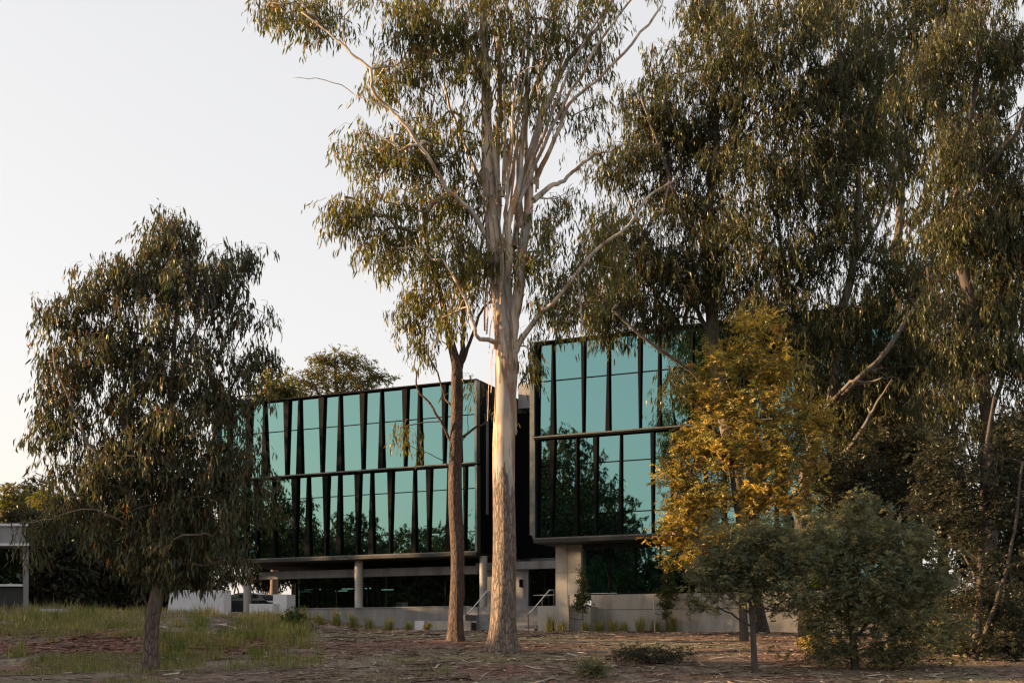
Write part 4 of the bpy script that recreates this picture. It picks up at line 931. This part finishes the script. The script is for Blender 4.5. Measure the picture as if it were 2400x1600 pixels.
def blades(base, h, wd, rng, lean=.35, cols=None, segs=2):
    n = len(base); a = rng.uniform(0, 6.283, n); ln = rng.uniform(.1, 1, n)*lean
    dx = np.stack([np.cos(a), np.sin(a), np.zeros(n)], -1); s = np.stack([-np.sin(a+.6), np.cos(a+.6), np.zeros(n)], -1)*wd[:, None]
    m_ = base+dx*(ln*h*.35)[:, None]+np.array([0, 0, 1.])*(h*.58)[:, None]; t = base+dx*(ln*h)[:, None]+np.array([0, 0, 1.])*(h*(1-.25*ln))[:, None]
    V = np.stack([base-s*.5, base+s*.5, m_-s*.4, m_+s*.4, t], 1).reshape(-1, 3); k = np.arange(n)*5
    return V, [np.stack([k, k+1, k+3, k+2], -1), np.stack([k+2, k+3, k+4], -1)], np.repeat(cols, 5, 0)

def tuft(px, py, d, h, label, seed, group, onto=None):
    rng = np.random.default_rng(seed); c = W(px, py, d); zb = float(terr(c[0], c[1]))
    n = 120; b = np.stack([c[0]+rng.normal(size=n)*.10, c[1]+rng.normal(size=n)*.10, np.full(n, zb-.02)], -1)
    cs = np.array([(.19, .19, .045), (.12, .14, .04), (.28, .24, .08)])[rng.choice(3, n, p=[.5, .3, .2])]*rng.uniform(.8, 1.25, (n, 1))
    V, Fs, C = blades(b, rng.uniform(.5, 1.3, n)*h, np.full(n, .018), rng, .55, cs)
    tag(mesh_np('grass_tuft', V, Fs, M['grassblade'], C), label, 'grass tuft', group)
ordn = ['first', 'second', 'third', 'fourth', 'fifth', 'sixth', 'seventh', 'eighth', 'ninth', 'tenth', 'eleventh', 'twelfth']
for i, px in enumerate((715, 748, 788, 828, 866, 912, 957)):
    tuft(px, 1470, 52.5, [.75, .6, .85, .8, .65, .75, .55][i], '%s yellow green tussock from the left along the terrace wall' % ordn[i].capitalize(), 200+i, 'tussocks along the terrace wall')
for i, px in enumerate((1290, 1318, 1372, 1405, 1437, 1462, 1500, 1536, 1575, 1615, 1668, 1700)):
    tuft(px, 1478, 49.6-.2*(i % 3), [.75, .5, .45, .55, .6, .5, .7, .65, .8, .7, .75, .6][i], '%s yellow green tussock from the left along the right wing base' % ordn[i].capitalize(), 220+i, 'tussocks along the right wing')

# wild grass on the left, counted by nobody
rng = np.random.default_rng(5)
def scatter(n, d0, d1, p0, p1):
    d = np.sqrt(rng.uniform(d0*d0, d1*d1, n)); px = rng.uniform(p0, p1, n); return (px-1200)*d/F, d, px
B, H, WD, CC = [], [], [], []
def grass(n, d0, d1, p0, p1, h0, h1, thr, pal, ns=.5, seed=9):
    x, y, px = scatter(n, d0, d1, p0, p1)
    q_ = vnoise(x*ns, y*ns*.7, seed)*.6+vnoise(x*ns*3, y*ns*3, seed+1)*.4
    k = rng.uniform(0, 1, n) < sstep(thr-.14, thr+.22, q_)
    x, y = x[k], y[k]; m_ = len(x)
    x = x+rng.normal(size=m_)*.05
    B.append(np.stack([x, y, terr(x, y)-.02], -1)); hh = rng.uniform(h0, h1, m_)*(.5+vnoise(x*1.3, y*1.3, 17)); H.append(hh)
    WD.append(np.full(m_, .012)*np.clip(y/38, .7, 1.4)); cs = np.array([(.14, .165, .045), (.10, .125, .04), (.34, .285, .14), (.23, .20, .085)])
    CC.append(cs[rng.choice(4, m_, p=pal)]*rng.uniform(.75, 1.25, (m_, 1)))
grass(32000, 39, 52, -60, 720, .14, .42, .38, [.28, .12, .32, .28])
grass(2600, 44, 52, -60, 690, .3, .75, .46, [.12, .06, .5, .32])
grass(20000, 27, 40, 330, 760, .08, .34, .50, [.36, .22, .20, .22])
grass(11000, 26.5, 31, -30, 480, .06, .2, .47, [.40, .24, .16, .20], .45, 23)
grass(9000, 36, 42, -60, 330, .10, .3, .52, [.3, .2, .25, .25], .4, 31)
grass(5000, 24, 30, 640, 1060, .06, .24, .62, [.3, .2, .25, .25], .7, 41)
grass(2500, 24, 27, 240, 420, .06, .2, .6, [.3, .2, .25, .25], .7, 43)
grass(3000, 24, 34, 1050, 2300, .05, .2, .68, [.3, .2, .25, .25], .8, 47)
for _ in range(70):                     # taller weed clumps
    dd_ = rng.uniform(29, 47); px_ = rng.uniform(380, 730) if rng.random() < .75 else rng.uniform(-40, 400); k_ = rng.integers(25, 80)
    x = (px_-1200)*dd_/F+rng.normal(size=k_)*.16; y = dd_+rng.normal(size=k_)*.16
    B.append(np.stack([x, y, terr(x, y)-.02], -1)); H.append(rng.uniform(.4, 1.1, k_)*rng.uniform(.25, .7)); WD.append(np.full(k_, .02))
    CC.append(np.array([(.13, .16, .045), (.09, .12, .038), (.24, .22, .08)])[rng.integers(0, 3)]*rng.uniform(.75, 1.25, (k_, 1)))
V, Fs, C = blades(np.concatenate(B), np.concatenate(H), np.concatenate(WD), rng, .6, np.concatenate(CC))
tag(mesh_np('wild_grass', V, Fs, M['grassblade'], C), 'rough green and straw coloured grass growing in patches on the left', 'grass', kind='stuff')

# shed bark, twigs and fallen leaves over the mulch
n = 46000
x, y, px = scatter(n, 23.5, 56, -80, 2480)
xr, yr, pr = scatter(9000, 31, 39, -80, 640); x = np.concatenate([x, xr]); y = np.concatenate([y, yr]); px = np.concatenate([px, pr]); isred = np.concatenate([np.zeros(n, bool), np.ones(9000, bool)]); n = len(x)
keep = rng.uniform(size=n) < np.where(px < 700, .55, 1.0)*(.35+.9*vnoise(x*.6, y*.6, 61)); keep |= isred & (vnoise(x*.4, y*.5, 67) > .4); x, y, isred = x[keep], y[keep], isred[keep]; n = len(x)
a = rng.normal(size=n)*.9; ln = np.exp(rng.normal(size=n)*.7-1.8); ln = np.clip(ln, .05, 1.5); ln = np.where(rng.uniform(size=n) < .012, rng.uniform(.6, 1.7, n), ln); wd = np.clip(ln*.10, .014, .045)*rng.uniform(.6, 1.4, n)
dx = np.stack([np.cos(a), np.sin(a)], -1); sx_ = np.stack([-dx[:, 1], dx[:, 0]], -1)
pts = []
for u, lift in ((-.5, .0), (0, .5), (.5, .1)):
    c = np.stack([x, y], -1)+dx*(ln*u)[:, None]+sx_*(rng.normal(size=n)*ln*.07*(u == 0))[:, None]
    z = terr(c[:, 0], c[:, 1])+.012+lift*rng.uniform(0, .06, n)+.10*ln*abs(u)*rng.uniform(0, 1, n)**3
    for s in (-1, 1): q = c+sx_*(wd*s*.5)[:, None]; pts.append(np.stack([q[:, 0], q[:, 1], z+s*wd*.35*rng.uniform(-1, 1, n)], -1))
V = np.stack(pts, 1).reshape(-1, 3); k = np.arange(n)*6
cs = np.array([(0.139, 0.083, 0.056), (0.080, 0.049, 0.038), (0.213, 0.150, 0.107), (0.341, 0.271, 0.195), (0.181, 0.080, 0.052), (0.448, 0.376, 0.291)])[rng.choice(6, n, p=[.24, .20, .22, .17, .10, .07])]*rng.uniform(.75, 1.25, (n, 1))
cs[isred] = np.array([(.22, .085, .055), (.15, .06, .042), (.27, .13, .09)])[rng.choice(3, isred.sum())]
tag(mesh_np('bark_litter', V, [np.stack([k, k+2, k+3, k+1], -1), np.stack([k+2, k+4, k+5, k+3], -1)], M['litter'], np.repeat(cs, 6, 0)), 'shed bark strips, twigs and dry leaves strewn over the brown mulch', 'bark litter', kind='stuff')

# fallen branches lying on the mulch
def fallen(px, d, ang, ln, rad, mat, label, seed):
    g = np.random.default_rng(seed); x, y = (px-1200)*d/F, d
    u = np.array([math.cos(ang), math.sin(ang)]); v = np.array([-u[1], u[0]])
    t = np.linspace(-.5, .5, 7)*ln; off = g.normal(size=7)*ln*.03
    P = np.array([[x+u[0]*a+v[0]*o, y+u[1]*a+v[1]*o, 0] for a, o in zip(t, off)]); P[:, 2] = terr(P[:, 0], P[:, 1])+rad*.9+np.linspace(0, 1, 7)*ln*.05
    root = thing('fallen_branch', label, 'branch', (x, y, float(terr(x, y))), 'fallen branches on the mulch')
    MB().tube(crom(P, 4), np.linspace(rad, rad*.4, 25), 8).build('stem', mat, root, True)
    for k in (2, 4):
        q = P[k]; s_ = 1 if k == 2 else -1
        Q = np.array([q, q+np.array([*(u*.18+v*.16*s_), .03])*ln, q+np.array([*(u*.34+v*.22*s_), .02])*ln])
        MB().tube(crom(Q, 3), np.linspace(rad*.5, rad*.2, 7), 6).build('twig', mat, root, True)
fallen(785, 30.0, -.5, 1.1, .028, M['bark_strip'], 'pale forked stick on open mulch left of the brown trunk', 1)
fallen(425, 27.0, -.3, 1.5, .022, M['bark_strip'], 'long pale stick just right of the bushy gum trunk', 2)
fallen(1445, 29.5, -.35, 1.4, .03, M['bark_strip'], 'pale branch on the mulch in front of the first sapling', 3)
fallen(1010, 28.2, .12, 1.3, .026, M['bark_mid'], 'brown branch on the mulch in front of the brown trunk', 4)
fallen(1830, 27.5, .3, 1.2, .03, M['bark_strip'], 'pale branch on the ground under the thin stemmed wattle', 5)
